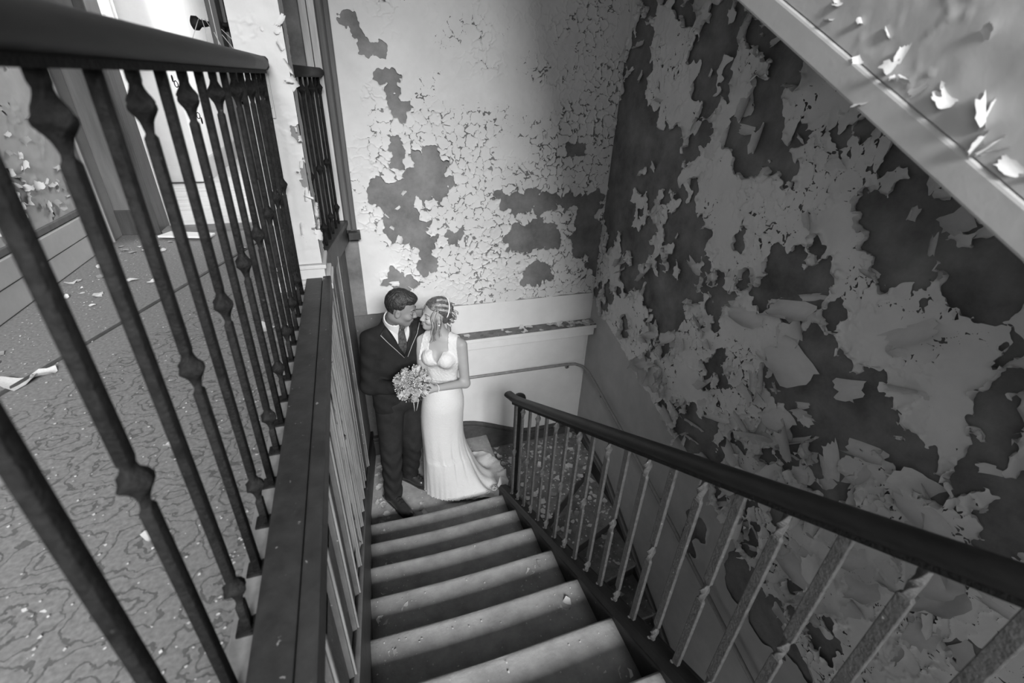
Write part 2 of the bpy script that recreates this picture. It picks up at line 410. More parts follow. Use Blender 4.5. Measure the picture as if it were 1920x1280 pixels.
# --- back wall
wall_back = slab('wall_back', M['plaster'], -.25, 2.1, YB, YB + .15, -3.6, 3.0)
BB = [(0.15, 1.23, 0.04, 0.14, -1), (0.2, 1.14, 0.09, 0.05, -1), (0.33, 0.96, 0.08, 0.08, -1), (0.35, 0.79, 0.06, 0.06, -1), (0.52, 0.37, 0.15, 0.15, -1), (0.25, 0.25, 0.14, 0.13, -1), (0.33, 0.55, 0.04, 0.1, -1), (1.27, 0.18, 0.25, 0.07, -1), (1.73, 0.17, 0.17, 0.05, -1), (1.36, -0.1, 0.23, 0.12, -1), (0.36, -0.0, 0.12, 0.11, -1), (0.7, -0.06, 0.09, 0.05, -1), (0.25, -0.39, 0.1, 0.08, -1), (0.49, -0.21, 0.06, 0.13, -1), (1.43, -0.42, 0.12, 0.12, -1), (1.67, 0.53, 0.06, 0.04, -1), (1.83, -0.07, 0.09, 0.23, -1), (0.49, 1.33, 0.03, 0.05, -0.8), (0.75, 0.48, 0.04, 0.04, -0.8), (0.54, 0.75, 0.03, 0.03, -0.8), (1.97, -0.32, 0.07, 0.2, -1), (0.43, 1.17, 0.07, 0.11, -0.5)]
RB = [(3.23, 0.5, 0.18, 0.56, -1), (2.81, 0.6, 0.22, 0.19, -1), (2.5, 1.13, 0.1, 0.21, -1), (2.05, 0.75, 0.15, 0.11, -1), (1.89, 1.08, 0.06, 0.05, -1), (2.0, 1.2, 0.09, 0.06, -1), (1.55, 0.83, 0.07, 0.05, -1), (1.31, 0.8, 0.07, 0.05, -1), (1.23, 0.62, 0.1, 0.08, -1), (2.39, 0.21, 0.16, 0.19, -1), (2.44, -0.29, 0.2, 0.18, -1), (1.56, 0.2, 0.2, 0.1, -1), (1.15, 0.47, 0.11, 0.11, -1), (0.89, 0.48, 0.08, 0.11, -1), (1.28, -0.23, 0.2, 0.22, -1.3), (1.0, -0.26, 0.09, 0.13, -1), (1.83, -1.02, 0.12, 0.18, -1), (0.61, -0.02, 0.04, 0.14, -1), (0.77, -0.27, 0.05, 0.04, -1), (1.02, -0.57, 0.07, 0.1, -1), (0.45, -0.29, 0.05, 0.1, -1), (2.42, 0.73, 0.09, 0.11, -0.8), (2.84, -0.12, 0.13, 0.23, -0.8), (1.51, 0.57, 0.04, 0.05, -0.8), (1.97, 0.97, 0.06, 0.07, -0.8), (1.68, 0.49, 0.21, 0.13, 1), (1.75, 1.02, 0.08, 0.1, 1), (1.11, 0.15, 0.12, 0.07, 1), (0.83, 0.07, 0.1, 0.15, 1), (0.83, -0.42, 0.13, 0.13, 1), (1.34, 0.34, 0.08, 0.08, 1), (1.71, -0.23, 0.13, 0.17, 1), (2.1, -0.44, 0.17, 0.2, 0.7), (2.7, 0.94, 0.15, 0.17, 0.8), (2.21, 0.42, 0.1, 0.17, 0.8), (0.85, 0.24, 0.08, 0.07, 0.8), (0.94, 0.63, 0.05, 0.06, 0.8), (0.6, -0.47, 0.06, 0.1, 0.7), (0.88, -1.05, 0.11, 0.16, 0.7), (0.62, -1.02, 0.08, 0.14, 0.5)]
def blob_density(B, bias, namp, nsc, seed, rnd=.25):
    def f(x, y, r):
        v = bias + namp * fbm(x / nsc, y / nsc, seed, 3) + rnd * (r - .5)
        for cx, cy, rx, ry, a in B:
            g = ((x - cx) / (rx * 1.15)) ** 2 + ((y - cy) / (ry * 1.15)) ** 2
            v = v + a * 1.5 * np.exp(-g * g * .9)
        return v
    return f
# upper paint of the back wall: whole at the left, crazed and holed towards the foot
def back_lift(s, t): return np.where(t > .55, .45, 1.0) * np.where(s < .12, .3, 1)
def back_crack(s, t): return .72 + .25 * np.exp(-((t - .25) / .45) ** 2) - .5 * np.clip((.2 - s) / .1, 0, 1) - .3 * np.clip((t - .8) / .3, 0, 1) + .15 * (s > 1.5)
paint_layer('paint_film', wall_back, (0, YB, 0), (1, 0, 0), (0, 0, 1), (0, -1, 0), (0.0, XR - .005), (-.67, 1.75), .0042, .072, 11,
            blob_density(BB, .85, .35, .25, 3, .45), M['paint'], lift=.022, lam=.014, mask=lambda s, t: t + .655 + .012 * fbm(s / .08, t / .08, 9, 2),
            liftfn=back_lift, crackfn=back_crack)
MB().box(0.2, XR, YB - .008, YB + .01, -2.3, -.66).build('dado_board', M['white'], wall_back)
MB().box(-.12, .2, YB - .007, YB + .01, -2.3, -.66).build('grey_dado_end', M['panel'], wall_back)  # left end of the dado, set in a darker grey than the rest
# --- right wall
wall_right = slab('wall_right', M['plaster_dark'], XR, XR + .15, -1.6, YB + .15, -3.9, 3.0)
def dado_z(y): return -.695 + .335 * (y - 3.44)
paint_layer('paint_film', wall_right, (XR, 0, 0), (0, 1, 0), (0, 0, 1), (-1, 0, 0), (-.25, YB - .005), (-1.75, 1.65), .0060, .075, 23,
            blob_density(RB, .34, .75, .20, 8, 1.05), M['paint_right'], lift=.044, lam=.015, crack=.64, base=.004, stretch=(.85, 1.15),
            mask=lambda s, t: t - dado_z(s) + .03 + .03 * fbm(s / .1, t / .1, 9, 2), warp=.5)
paint_layer('dado_paint', wall_right, (XR, 0, 0), (0, 1, 0), (0, 0, 1), (-1, 0, 0), (-.1, YB - .005), (-3.3, -.6), .012, .22, 37,
            blob_density([(1.65, -1.75, .05, .2, -.8), (1.2, -1.5, .08, .12, -.8), (.9, -1.7, .1, .1, -.8)], .75, .55, .4, 12), M['dado'], lift=.012, lam=.014, crack=.2, base=.0012,
            mask=lambda s, t: dado_z(s) - t + .02)
# curled scraps that hang from the right wall, each hinged along one torn side
def curl_mesh(name, w_, h_, curl, seed, n=7):
    """a torn scrap: hinge along its top edge, rolled outwards towards the free end"""
    rr = random.Random(seed); b = bmesh.new(); V = []
    wob = [[rr.uniform(-.16, .16) for _ in range(2)] for _ in range(n + 1)]
    for i in range(n + 1):
        u = i / n; a = curl * u; r = h_ / max(curl, .05)
        down, out = r * math.sin(a), r * (1 - math.cos(a))
        wd = w_ * (1 - .45 * u ** 2)
        V.append([b.verts.new(((-.5 + wob[i][0] * (.3 + u)) * wd + (j / 4) * wd * (1 + wob[i][1]), out + .004 + .1 * w_ * (j / 4 - .5) ** 2, -down + rr.uniform(-.06, .06) * h_ * (i in (0, n)))) for j in range(5)])
    for i in range(n):
        for j in range(4): b.faces.new((V[i][j], V[i][j + 1], V[i + 1][j + 1], V[i + 1][j]))
    me = bpy.data.meshes.new(name); b.to_mesh(me); b.free()
    me.polygons.foreach_set('use_smooth', [True] * len(me.polygons))
    return me
curls = [curl_mesh('paint_flake', .09 + .05 * (k % 3), .07 + .03 * (k % 4), (.9, 1.6, 2.3, 3.0, 1.2, 2.0)[k % 6], 100 + k) for k in range(12)]
for c in curls: c.materials.append(M['chip'])
def hang(parent, p, nrm, roll, sc, k):
    o = bpy.data.objects.new('paint_flake', curls[k % 12]); COL.objects.link(o); o.parent = parent
    n = Vector(nrm); z = Vector((0, 0, 1)); x = n.cross(z).normalized()
    R = Matrix((x, n, z)).transposed() @ Matrix.Rotation(roll, 3, 'Y')
    o.matrix_local = Matrix.Translation(p) @ R.to_4x4() @ Matrix.Diagonal((sc, sc, sc, 1))
    return o
rr = random.Random(5)
for k, (y, z, roll, sc) in enumerate([(1.13, -.10, .5, 1.5), (1.375, -.10, -.4, 1.9), (1.52, .10, .3, 1.3), (1.45, -.02, 2.2, 1.1), (1.02, .22, .8, 1.4), (1.75, -.05, 0, 1.2), (1.62, -.55, 2.7, 1.3), (1.33, -.60, 2.2, 1.5), (1.75, -.75, .4, 1.2), (1.9, -.6, 1, 1.3), (2.1, -.35, 2.6, 1.1), (2.35, -.5, .6, 1)]
                                      + [(rr.uniform(.9, 2.6), 0, rr.uniform(-3, 3), rr.uniform(.45, 1.0)) for _ in range(60)]
                                      + [(rr.uniform(.35, 1.6), -9, rr.uniform(-3, 3), rr.uniform(.5, 1.2)) for _ in range(60)]
                                      + [(rr.uniform(.3, 3.3), 9, rr.uniform(-3, 3), rr.uniform(.35, .8)) for _ in range(80)]):
    if z == 0: z = dado_z(y) + abs(rr.gauss(0, .22)) + .04
    elif z == -9: z = rr.uniform(-1.35, -.5) + .2
    elif z == 9: z = rr.uniform(-.6, 1.4)
    hang(wall_right, (XR, y, max(z, dado_z(y) + .05)), (-1, 0, 0), roll, sc, k)
rr = random.Random(9)
for k in range(26):
    hang(wall_back, (rr.uniform(.2, 1.95), YB, rr.uniform(-.5, .7)), (0, -1, 0), rr.uniform(-3, 3), rr.uniform(.25, .5), k)
# --- panelled wall below the landing
wl = MB(); wl.prism([(XL, -1.0, -3), (XL, 2.75, -3), (-.10, YB, -3), (-.30, YB, -3), (-.30, -1.0, -3)], (0, 0, 2.985))
wall_left = struct(wl.build('wall_left', M['panel']))
def skirt_z(y): return max(-1.017 - .5625 * (y - 1.495), ZL + .24)
for k in range(14):
    y = .194 + .216 * k
    if y > 2.9: x0 = XL + (y - 2.75) * .121
    else: x0 = XL
    worn = 6 <= k <= 10
    b = MB(); b.box(x0 - .01, x0 + .016, y - .017, y + .017, skirt_z(y) + .0, -.02, .004); b.build('batten', M['batten'] if worn else M['panel'], wall_left)
    b = MB(); b.box(x0 - .01, x0 + .022, y - .008, y + .006, skirt_z(y) + .0, -.02, .003); b.build('batten', M['batten'], wall_left)
paint_layer('paint_film', wall_left, (XL, 0, 0), (0, 1, 0), (0, 0, 1), (1, 0, 0), (1.3, 2.75), (-1.9, -.02), .012, .06, 51,
            blob_density([(2.3, -1.0, .35, .9, .75), (1.7, -.9, .3, .7, .3)], -.45, .8, .2, 21), M['batten'], lift=.012, lam=.012, mask=lambda s, t: t - (-1.0 - .5625 * (s - 1.495)), crack=.6)
# raked skirting of the stair
b = MB(); prof = [(nose_y(12), nose_z(12)), (2.52, nose_z(1) + .0)]
b.prism([(XL, -.9, skirt_z(-.9)), (XL, 2.6, -1.017 - .5625 * 1.105), (XL, 2.6, ZL), (XL, 2.45, ZL), (XL, -.9, -.4)], (.022, 0, 0))
b.prism([(XL, 2.6, -1.017 - .5625 * 1.105), (XL, 2.75, ZL + .27), (XL, 2.75, ZL), (XL, 2.6, ZL)], (.022, 0, 0))
struct(b.build('baseboard_left', M['skirting']))
b = MB(); b.tube([(XL + .014, -.9, skirt_z(-.9) + .005), (XL + .014, 2.6, -1.017 - .5625 * 1.105 + .005), (XL + .014, 2.75, ZL + .275), (-.09, YB, ZL + .25)], .014, 8); struct(b.build('trim_1', M['midwood'], None, True))
b = MB(); b.prism([(XL, 2.75, ZL), (-.10, YB, ZL), (-.10, YB, ZL + .25), (XL, 2.75, ZL + .27)], (.022, -.003, 0)); struct(b.build('baseboard_corner', M['skirting']))
# --- mid landing and the upper landing floor
landing = struct(MB().prism([(XL - .05, 2.44, ZL - .2), (.96, 2.44, ZL - .2), (.96, YB, ZL - .2), (XL - .05, YB, ZL - .2)], (0, 0, .2)).build('floor_half_landing', M['tread']))
floor = struct(MB().box(-1.6, XL - .0, -1.2, 3.72, -.2, 0).build('floor', M['lino']))
slab('floor_stair_head', M['lino'], XL, 2.1, -3.2, nose_y(12) - .03, -.2, 0)
slab('floor_landing_rear', M['lino'], -1.6, XL, -3.2, -1.2, -.2, 0)
struct(MB().box(-.332, -.278, -1.0, 2.43, 0, .008, .003).build('trim_2', M['steel']))
c = MB(); c.box(-.278, -.20, -1.0, 2.45, 0, .055, .006); c.box(-.197, -.158, -1.0, 2.45, -.018, .062, .006)
struct(c.build('trim_3', M['curb']))
# seam strip lying across the linoleum
b = MB(); b.prism([(-1.486, 1.0, .0), (-.36, 4.05, .0), (-.345, 4.05, .0), (-1.47, 1.0, .0)], (0, 0, .006)); 
p0 = Vector((-1.198, 1.718, 0)); d0 = (Vector((-.637, 3.28, 0)) - p0).normalized(); n0 = Vector((d0.y, -d0.x, 0)) * .008
b = MB(); b.prism([p0 - d0 * .75 - n0, p0 + d0 * 1.68 - n0, p0 + d0 * 1.68 + n0, p0 - d0 * .75 + n0], (0, 0, .006)); struct(b.build('trim_4', M['skirting']))
# --- left wall of the upper landing
wall_ll = slab('wall_far_left', M['dado'], -1.64, -1.49, -2.6, 3.65, 0, 3.0)
paint_layer('paint_film', wall_ll, (-1.49, 0, 0), (0, 1, 0), (0, 0, 1), (1, 0, 0), (.9, 3.40), (.25, 2.0), .009, .06, 61,
            blob_density([(2.55, .45, .25, .16, -.9), (2.7, .75, .12, .12, -.8), (2.35, .9, .1, .3, -.7)], .75, .5, .25, 31), M['dado'], lift=.03, lam=.014, crack=.35)
rr = random.Random(12)
for k in range(70):
    hang(wall_ll, (-1.488, rr.uniform(2.2, 3.3), abs(rr.gauss(0, .28)) + .3), (1, 0, 0), rr.uniform(-3, 3), rr.uniform(.15, .42), k)
b = MB(); b.box(-1.49, -1.468, -1, 3.40, .004, .118, .004); struct(b.build('baseboard_far_left', M['dado']))
b = MB(); b.box(-1.49, -1.462, -1, 3.40, .124, .226, .004); struct(b.build('trim_5', M['dado']))
b = MB(); b.box(-1.49, -1.472, -1, 3.40, .232, .262, .004); struct(b.build('trim_6', M['midwood']))
# --- doorway wall, casing, back room
wall_door = struct(MB().box(-1.64, -1.26, 3.65, 3.80, 0, 3).box(-.50, -.17, 3.60, 3.75, 0, 3).box(-1.26, -.5, 3.65, 3.8, 2.1, 3).build('wall_doorway', M['midwood']))
b = MB()
for y in (3.43, 3.50): b.tube([(-1.485, y, 0), (-1.485, y, 2.3)], .024, 10)
b.box(-1.49, -1.47, 3.40, 3.65, 0, 2.3, .004); struct(b.build('trim_7', M['dado'], None, False, 0))
b = MB(); b.box(-1.30, -1.245, 3.62, 3.82, 0, 2.15, .006); b.box(-1.49, -1.30, 3.638, 3.66, 0, .16, .004); struct(b.build('trim_8', M['darkwood']))
b = MB(); b.box(-.53, -.46, 3.60, 3.80, 0, 2.15, .006); struct(b.build('trim_9', M['darkwood']))
b = MB(); b.box(-1.25, -.5, 3.64, 3.78, -.01, .018, .006); struct(b.build('trim_10', M['midwood']))
rf = struct(MB().box(-2.9, 0.6, 3.79, 8.1, -.2, -.012).build('floor_back_room', M['skirting']))
x = -2.6; k = 0
for i in range(34):
    y0 = 3.80 + i * .124
    b = MB(); b.box(-2.6, .3, y0, y0 + .121, -.02, .0 + .0015 * (i % 3), .002); b.build('plank', M['plank'], rf)
b = MB(); b.prism([(-1.25, 3.80, 0), (-1.66, 5.42, 0), (-1.80, 5.42, 0), (-1.40, 3.80, 0)], (0, 0, 1.12)); b.prism([(-1.25, 3.80, 2.3), (-1.66, 5.42, 2.3), (-1.80, 5.42, 2.3), (-1.40, 3.80, 2.3)], (0, 0, .7))
b.prism([(-1.25, 3.80, 1.12), (-1.30, 4.0, 1.12), (-1.44, 4.0, 1.12), (-1.40, 3.80, 1.12)], (0, 0, 1.2)); b.prism([(-1.60, 5.2, 1.12), (-1.66, 5.42, 1.12), (-1.80, 5.42, 1.12), (-1.74, 5.2, 1.12)], (0, 0, 1.2))
struct(b.build('wall_back_room_left', M['white']))
b = MB(); b.box(-1.75, -1.36, 5.42, 5.52, .012, 3.0); b.box(-1.46, -1.36, 5.52, 7.9, 0, 3.0); b.box(-1.4, .6, 7.9, 8.0, 0, 3); b.box(.3, .4, 3.8, 8, 0, 3)
struct(b.build('wall_back_room', M['white']))
b = MB(); b.box(-1.37, -1.335, 5.52, 7.9, 0, .2, .004); b.box(-1.36, .3, 7.86, 7.9, 0, .2, .004); struct(b.build('baseboard_back_room', M['dado']))
b = MB()
for xx in (-1.72, -1.39): b.box(xx - .03, xx + .03, 5.395, 5.42, .02, 2.2, .006)
b.box(-1.70, -1.40, 5.40, 5.42, .02, .16, .006); b.box(-1.70, -1.40, 5.40, 5.42, .95, 1.07, .006); struct(b.build('trim_11', M['white']))
wf = struct(MB().prism([(-1.31, 4.0, 1.12), (-1.61, 5.2, 1.12), (-1.66, 5.2, 1.12), (-1.36, 4.0, 1.12)], (0, 0, .05)).build('window_1', M['white']))
for f in (0, .5, 1): 
    px_, py_ = -1.34 - .30 * f, 4.0 + 1.2 * f
    MB().box(px_ - .02, px_ + .02, py_ - .02, py_ + .02, 1.17, 2.3, .003).build('window_bar', M['white'], wf)
gl = bpy.data.materials.new('window_glass'); gl.use_nodes = True; g_ = gl.node_tree.nodes['Principled BSDF']; g_.inputs['Transmission Weight'].default_value = 1; g_.inputs['Roughness'].default_value = .02; g_.inputs['IOR'].default_value = 1.02
for f in (0, .5): MB().prism([(-1.35 - .30 * f, 4.02 + 1.2 * f, 1.17), (-1.35 - .30 * (f + .5), 3.98 + 1.2 * (f + .5), 1.17), (-1.35 - .30 * (f + .5), 3.98 + 1.2 * (f + .5), 2.3), (-1.35 - .30 * f, 4.02 + 1.2 * f, 2.3)], (-.004, -.001, 0)).build('pane', gl, wf)
# --- ceiling, upper flight with plastered side
slab('ceiling', M['ceiling'], -3.0, 2.1, -2.2, 8.1, 3.0, 3.1)
PX = .97
def par_z(y): return .575 + .529 * y
b = MB(); b.prism([(PX, -1.3, par_z(-1.3)), (PX, 2.7, par_z(2.7)), (PX, 2.7, 3.0), (PX, 1.9, 3.0), (PX, -1.3, par_z(-1.3) + 1.35)], (.09, 0, 0))
wall_up = struct(b.build('wall_upper_flight', M['dado']))
paint_layer('paint_film', wall_up, (PX, 0, 0), (0, 1, 0), (0, 0, 1), (-1, 0, 0), (-.2, 1.6), (.5, 1.7), .006, .075, 77,
            blob_density([], 1.2, .35, .2, 41), M['paint_upper'], lift=.03, lam=.012, base=.002, crack=.22, mask=lambda s, t: t - par_z(s) - .045)
b = MB(); b.prism([(PX - .012, -1.3, par_z(-1.3) - .02), (PX - .012, 2.7, par_z(2.7) - .02), (PX - .012, 2.7, par_z(2.7) + .042), (PX - .012, -1.3, par_z(-1.3) + .042)], (.05, 0, 0)); struct(b.build('trim_12', M['dado'], None, False, .006))
b = MB(); b.prism([(PX + .04, -1.3, par_z(-1.3)), (PX + .04, 2.7, par_z(2.7)), (PX + .04, 2.7, par_z(2.7) + .16), (PX + .04, -1.3, par_z(-1.3) + .16)], (XR - PX - .04, 0, 0)); struct(b.build('ceiling_under_flight', M['dado']))
rr = random.Random(21)
for k, (y, z, roll, sc) in enumerate([(.66, 1.0, .6, .35), (.60, .99, -.7, .3), (.55, .96, 2.0, .3), (.72, 1.03, 1.2, .28), (.47, .90, -.5, .3), (.52, .92, .9, .25), (.60, 1.06, 2.4, .25), (.75, .985, .2, .25)] + [(y, par_z(y) + rr.uniform(.055, .11), rr.uniform(-3, 3), rr.uniform(.10, .22)) for y in [rr.uniform(.40, 1.0) for _ in range(16)]]):
    hang(wall_up, (PX - .002, y, z), (-1, 0, 0), roll, sc, k)
# --- column at the end of the landing rail
b = MB(); b.box(-.385, -.192, 2.455, 2.66, .12, 3.0, .003); wall_col = struct(b.build('wall_pier', M['plaster']))
paint_layer('paint_film', wall_col, (0, 2.455, 0), (1, 0, 0), (0, 0, 1), (0, -1, 0), (-.384, -.190), (.13, 1.9), .005, .05, 83,
            blob_density([(-.19, .6, .02, .5, -.7)], 1.0, .45, .15, 51), M['column'], lift=.014, lam=.01, crack=.25, base=.002)
paint_layer('paint_film', wall_col, (-.192, 0, 0), (0, 1, 0), (0, 0, 1), (1, 0, 0), (2.455, 2.655), (.13, 1.9), .006, .05, 84,
            blob_density([], .35, .7, .15, 52), M['column'], lift=.016, lam=.01, crack=.4, base=.002)
b = MB()
for x0, y0, z0, z1 in ((.02, .02, .105, .125), (.01, .01, .05, .105), (.032, .032, .03, .05), (.04, .04, .0, .03)): b.box(-.385 - x0, -.192 + x0, 2.455 - y0, 2.68, z0, z1, .004)
struct(b.build('baseboard_pier', M['column']))
rr = random.Random(31)
for k in range(18): hang(wall_col, (rr.choice((-.2, -.2, rr.uniform(-.36, -.2))), 2.452, rr.uniform(.25, 1.3)), (0, -1, 0), rr.uniform(-3, 3), rr.uniform(.18, .4), k)
b = MB(); b.box(-.335, -.275, 2.44, 2.456, .80, .97, .004); b.box(-.33, -.28, 2.434, 2.442, .84, .93, .003); b.build('rail_block', M['column'], wall_col)
# --- jamb, bare wood strips and tall moulded trim at the back-left corner
b = MB(); b.box(-.162, -.122, 3.40, 3.52, .1, 3, .004); struct(b.build('trim_13', M['barewood']))
b = MB(); b.box(-.118, -.078, 3.39, 3.52, .1, 3, .004); struct(b.build('trim_14', M['barewood']))
b = MB(); b.box(-.08, .0, 3.42, 3.52, .0, 3, .004); b.tube([(-.055, 3.415, .03), (-.055, 3.415, 3)], .022, 10); b.tube([(-.018, 3.42, .03), (-.018, 3.42, 3)], .016, 10); struct(b.build('trim_15', M['midwood'], None, False))
b = MB(); b.box(-.45, -.155, 3.615, 3.66, 0, 3); b.box(-.4, -.2, 3.605, 3.62, 1.05, 2.3, .004); struct(b.build('wall_dark_recess', M['darkwood']))
b = MB(); b.prism([(-.30, 2.66, -.06), (-.195, 2.66, -.06), (-.06, 3.44, -.06), (-.16, 3.44, -.06)], (0, 0, .13)); b.prism([(-.30, 2.66, .07), (-.185, 2.66, .07), (-.045, 3.44, .07), (-.16, 3.44, .07)], (0, 0, .03))
b.box(-.06, .02, 3.35, 3.44, -.03, .02, .004); b.prism([(-.22, 2.66, -.2), (-.165, 2.66, -.2), (-.165, 2.80, -.2), (-.22, 2.80, -.2)], (0, 0, .2)); struct(b.build('trim_16', M['darkwood'], None, False, .004))
b = MB(); b.box(-.135, -.115, 3.375, 3.39, .80, .92, .003); b.tube([(-.125, 3.378, .86), (-.125, 3.36, .86)], .008, 8); struct(b.build('trim_17', M['steel']))
# --- ledge on the back wall and the dark skirting that dips with the stairs
b = MB(); b.box(.25, XR, 3.31, YB, -.955, -.925, .003); b.box(.25, 1.965, 3.325, YB, -1.03, -.955, .004); b.box(.25, 1.93, 3.405, YB, -1.35, -1.03, .003)
ledge = struct(b.build('trim_18', M['white']))
b = MB(); b.box(.26, XR, 3.32, YB, -.926, -.921); b.build('ledge_top', M['grime'], ledge)
b = MB(); b.box(.2, 1.95, 3.43, YB, -2.3, -1.35, .002); struct(b.build('trim_19', M['white']))
top = []; bot = []
for i in range(25):
    x = -.1 + i * (XR + .1) / 24; d = max(0, min(1, (x - .72) / .75)); d = d * d * (3 - 2 * d)
    top.append((x, 3.41, ZL + .21 - .235 * d)); bot.append((x, 3.41, ZL - .45 * (x > .9)))
b = MB(); b.prism(bot + top[::-1], (0, .03, 0)); b.tube([(p[0], 3.405, p[2] - .01) for p in top], .012, 8); b.tube([(p[0], 3.405, p[2] - .05) for p in top], .009, 8); struct(b.build('baseboard_back', M['skirting']))

# ================================================================== STAIRS
st = thing('staircase', (.33, 2.47, ZL), 'dark wooden staircase with worn pale tread fronts climbing from the couple towards the viewer', 'staircase')
def tread_mesh(k):
    """worn board: rounded nosing, hollowed in the middle by feet"""
    b = bmesh.new(); yn, z = nose_y(k) + .028, nose_z(k); R = []
    prof = [(-GO - .03, -.035), (-.03, -.035), (-.008, -.032), (.0, -.018), (-.004, -.007), (-.014, -.0015), (-.035, 0), (-.09, .0), (-.18, .0), (-GO - .03, .0)]
    for i in range(15):
        x = XL + .018 + (XS - XL - .018) * i / 14; u = (i / 14 - .46) * 2
        dip = .011 * math.exp(-u * u * 2.2)
        R.append([Vector((x, yn + a - (dip * .9 if a > -.03 else 0), z + c - (dip * math.exp(-((a + .03) / .10) ** 2) if c > -.01 else 0))) for a, c in prof])
    m_ = MB(); m_.b.free(); m_.b = b; m_.rings(R); return m_
for k in range(1, 12):
    tread_mesh(k).build('tread', M['tread'], st, True)
for k in range(1, 13):
    MB().box(XL + .018, XS, nose_y(k) - .004, nose_y(k) + .018 - .016, nose_z(k) - RI - .0, nose_z(k) - .034).build('riser', M['skirting'], st)
b = MB(); y0, y1 = -.95, 2.58
b.prism([(XS, y0, string_z(y0) - .02), (XS, y1, string_z(y1) - .02), (XS, y1, ZL - .2), (XS, 2.3, ZL - .22), (XS, y0, string_z(y0) - .36)], (.075, 0, 0)); b.build('outer_string', M['curb'], st, False, .004)
b = MB()
b.profile([(XS + .0375, y0, string_z(y0)), (XS + .0375, y1, string_z(y1))], [(-.045, -.02), (.045, -.02), (.048, -.008), (.03, .004), (.022, .012), (-.022, .012), (-.03, .004), (-.048, -.008)])
b.build('string_cap', M['rail'], st)
b = MB(); b.prism([(XS - .015, 2.58, -1.88), (XS + .012, 2.60, -1.82), (XS + .028, 2.60, -1.92), (XS + .028, 2.60, -1.99), (XS + .01, 2.585, -1.96)], (.012, .02, .0)); b.build('splintered_string_end', M['barewood'], st)
# soffit under the flight
MB().prism([(XL, -.9, -.45), (XS, -.9, -.45), (XS, 2.42, ZL - .19), (XL, 2.42, ZL - .19)], (0, 0, -.03)).build('soffit', M['dado'], st)

lo = thing('staircase', (1.46, 2.4, ZL - .5), 'lower winding stair strewn with fallen paint, turning down behind the sloped railing', 'staircase')
WL = [(2.21, 2.97), (2.08, 2.437), (1.88, 2.06), (1.68, 1.72)] + [(1.68 - .29 * i, 1.72 - .29 * i) for i in range(1, 8)]
xa, xb = .958, XR - .031
b = MB(); b.prism([(xa, WL[0][0], ZL - RI), (xb, WL[0][1], ZL - RI), (xb, YB - .041, ZL - RI), (xa, YB - .041, ZL - RI)], (0, 0, -.035)); b.build('tread', M['lower'], lo)
for i in range(len(WL) - 1):
    z = ZL - RI * (i + 2); (l0, r0), (l1, r1) = WL[i], WL[i + 1]
    b = MB(); b.prism([(xa, l1 - .02, z), (xb, r1 - .02, z), (xb, r0 + .02, z), (xa, l0 + .02, z)], (0, 0, -.035)); b.build('tread', M['lower'], lo)
    b = MB(); b.prism([(xa, l0, z), (xb, r0, z), (xb, r0, z + RI - .035), (xa, l0, z + RI - .035)], (0, .015, 0)); b.build('riser', M['skirting'], lo)
b = MB(); b.prism([(.945, 2.55, ZL - RI), (.945, YB, ZL - RI), (.945, YB, ZL - .01), (.945, 2.55, ZL - .01)], (.012, 0, 0)); b.build('riser', M['skirting'], lo)
b = MB(); b.prism([(.93, 2.6, ZL - .03), (.93, YB, ZL - .03), (.975, YB, ZL - .03), (.975, 2.6, ZL - .03)], (0, 0, .034)); b.build('nosing', M['tread'], lo, False, .008)
# wall string with mouldings
def ws_z(y): return -2.39 + .553 * (y - 2.43)
b = MB(); b.prism([(XR - .03, -.3, ws_z(-.3) - .5), (XR - .03, -.3, ws_z(-.3)), (XR - .03, 2.75, ws_z(2.75)), (XR - .03, YB - .04, ZL - .03), (XR - .03, YB - .04, ZL - .5), (XR - .03, 2.4, ZL - .6)], (.03, 0, 0)); b.build('wall_string', M['skirting'], lo)
b = MB()
for dz, r_ in ((.0, .014), (-.035, .009), (-.06, .007)): b.tube([(XR - .034, -.3, ws_z(-.3) + dz), (XR - .034, 2.75, ws_z(2.75) + dz), (XR - .034, YB - .05, ZL - .035 + dz)], r_, 8)
b.build('string_moulding', M['midwood'], lo, True)
b = MB(); b.prism([(XS + .07, -.5, string_z(-.5) - 1.6), (XS + .07, 2.2, ZL - 1.2), (XS + .07, 2.55, ZL - .17), (XS + .07, 2.3, ZL - .22), (XS + .07, -.5, string_z(-.5) - .3)], (.03, 0, 0)); b.build('inner_panel', M['skirting'], lo)

# ================================================================== RAILINGS
def bar(base, top, knots, wy, wx, twist=PI, long_axis='y', bulge=1.5, klen=.036):
    """flat wrought bar with leaf-shaped twisted knots at the given heights"""
    z0, z1 = base[2], top[2]; st_ = [(z0, 1, 0), (z1, 1, twist * len(knots))]
    for ki, kz in enumerate(sorted(knots)):
        for i in range(-7, 8):
            u = i / 7; 
            f = .62 + (bulge - .62) * math.exp(-((u + .15) / .38) ** 2) if abs(u) < .999 else 1
            st_.append((kz - u * klen, f, twist * (ki + (1 - u) / 2)))
    st_.sort(key=lambda q: q[0]); R = []
    for z, f, a in st_:
        t = (z - z0) / (z1 - z0); cx = base[0] + (top[0] - base[0]) * t; cy = base[1] + (top[1] - base[1]) * t
        hx, hy = wx / 2, wy / 2
        if f != 1: hx = hx * (.5 + .5 * f) + (f - .6) * .004; hy = hy * f
        c, s = math.cos(a), math.sin(a); ch = .14
        pts = [(-hx, -hy * (1 - ch)), (-hx * (1 - ch), -hy), (hx * (1 - ch), -hy), (hx, -hy * (1 - ch)), (hx, hy * (1 - ch)), (hx * (1 - ch), hy), (-hx * (1 - ch), hy), (-hx, hy * (1 - ch))]
        R.append([Vector((cx + p * c - q * s, cy + p * s + q * c, z)) for p, q in pts])
    m_ = MB(); m_.rings(R); return m_
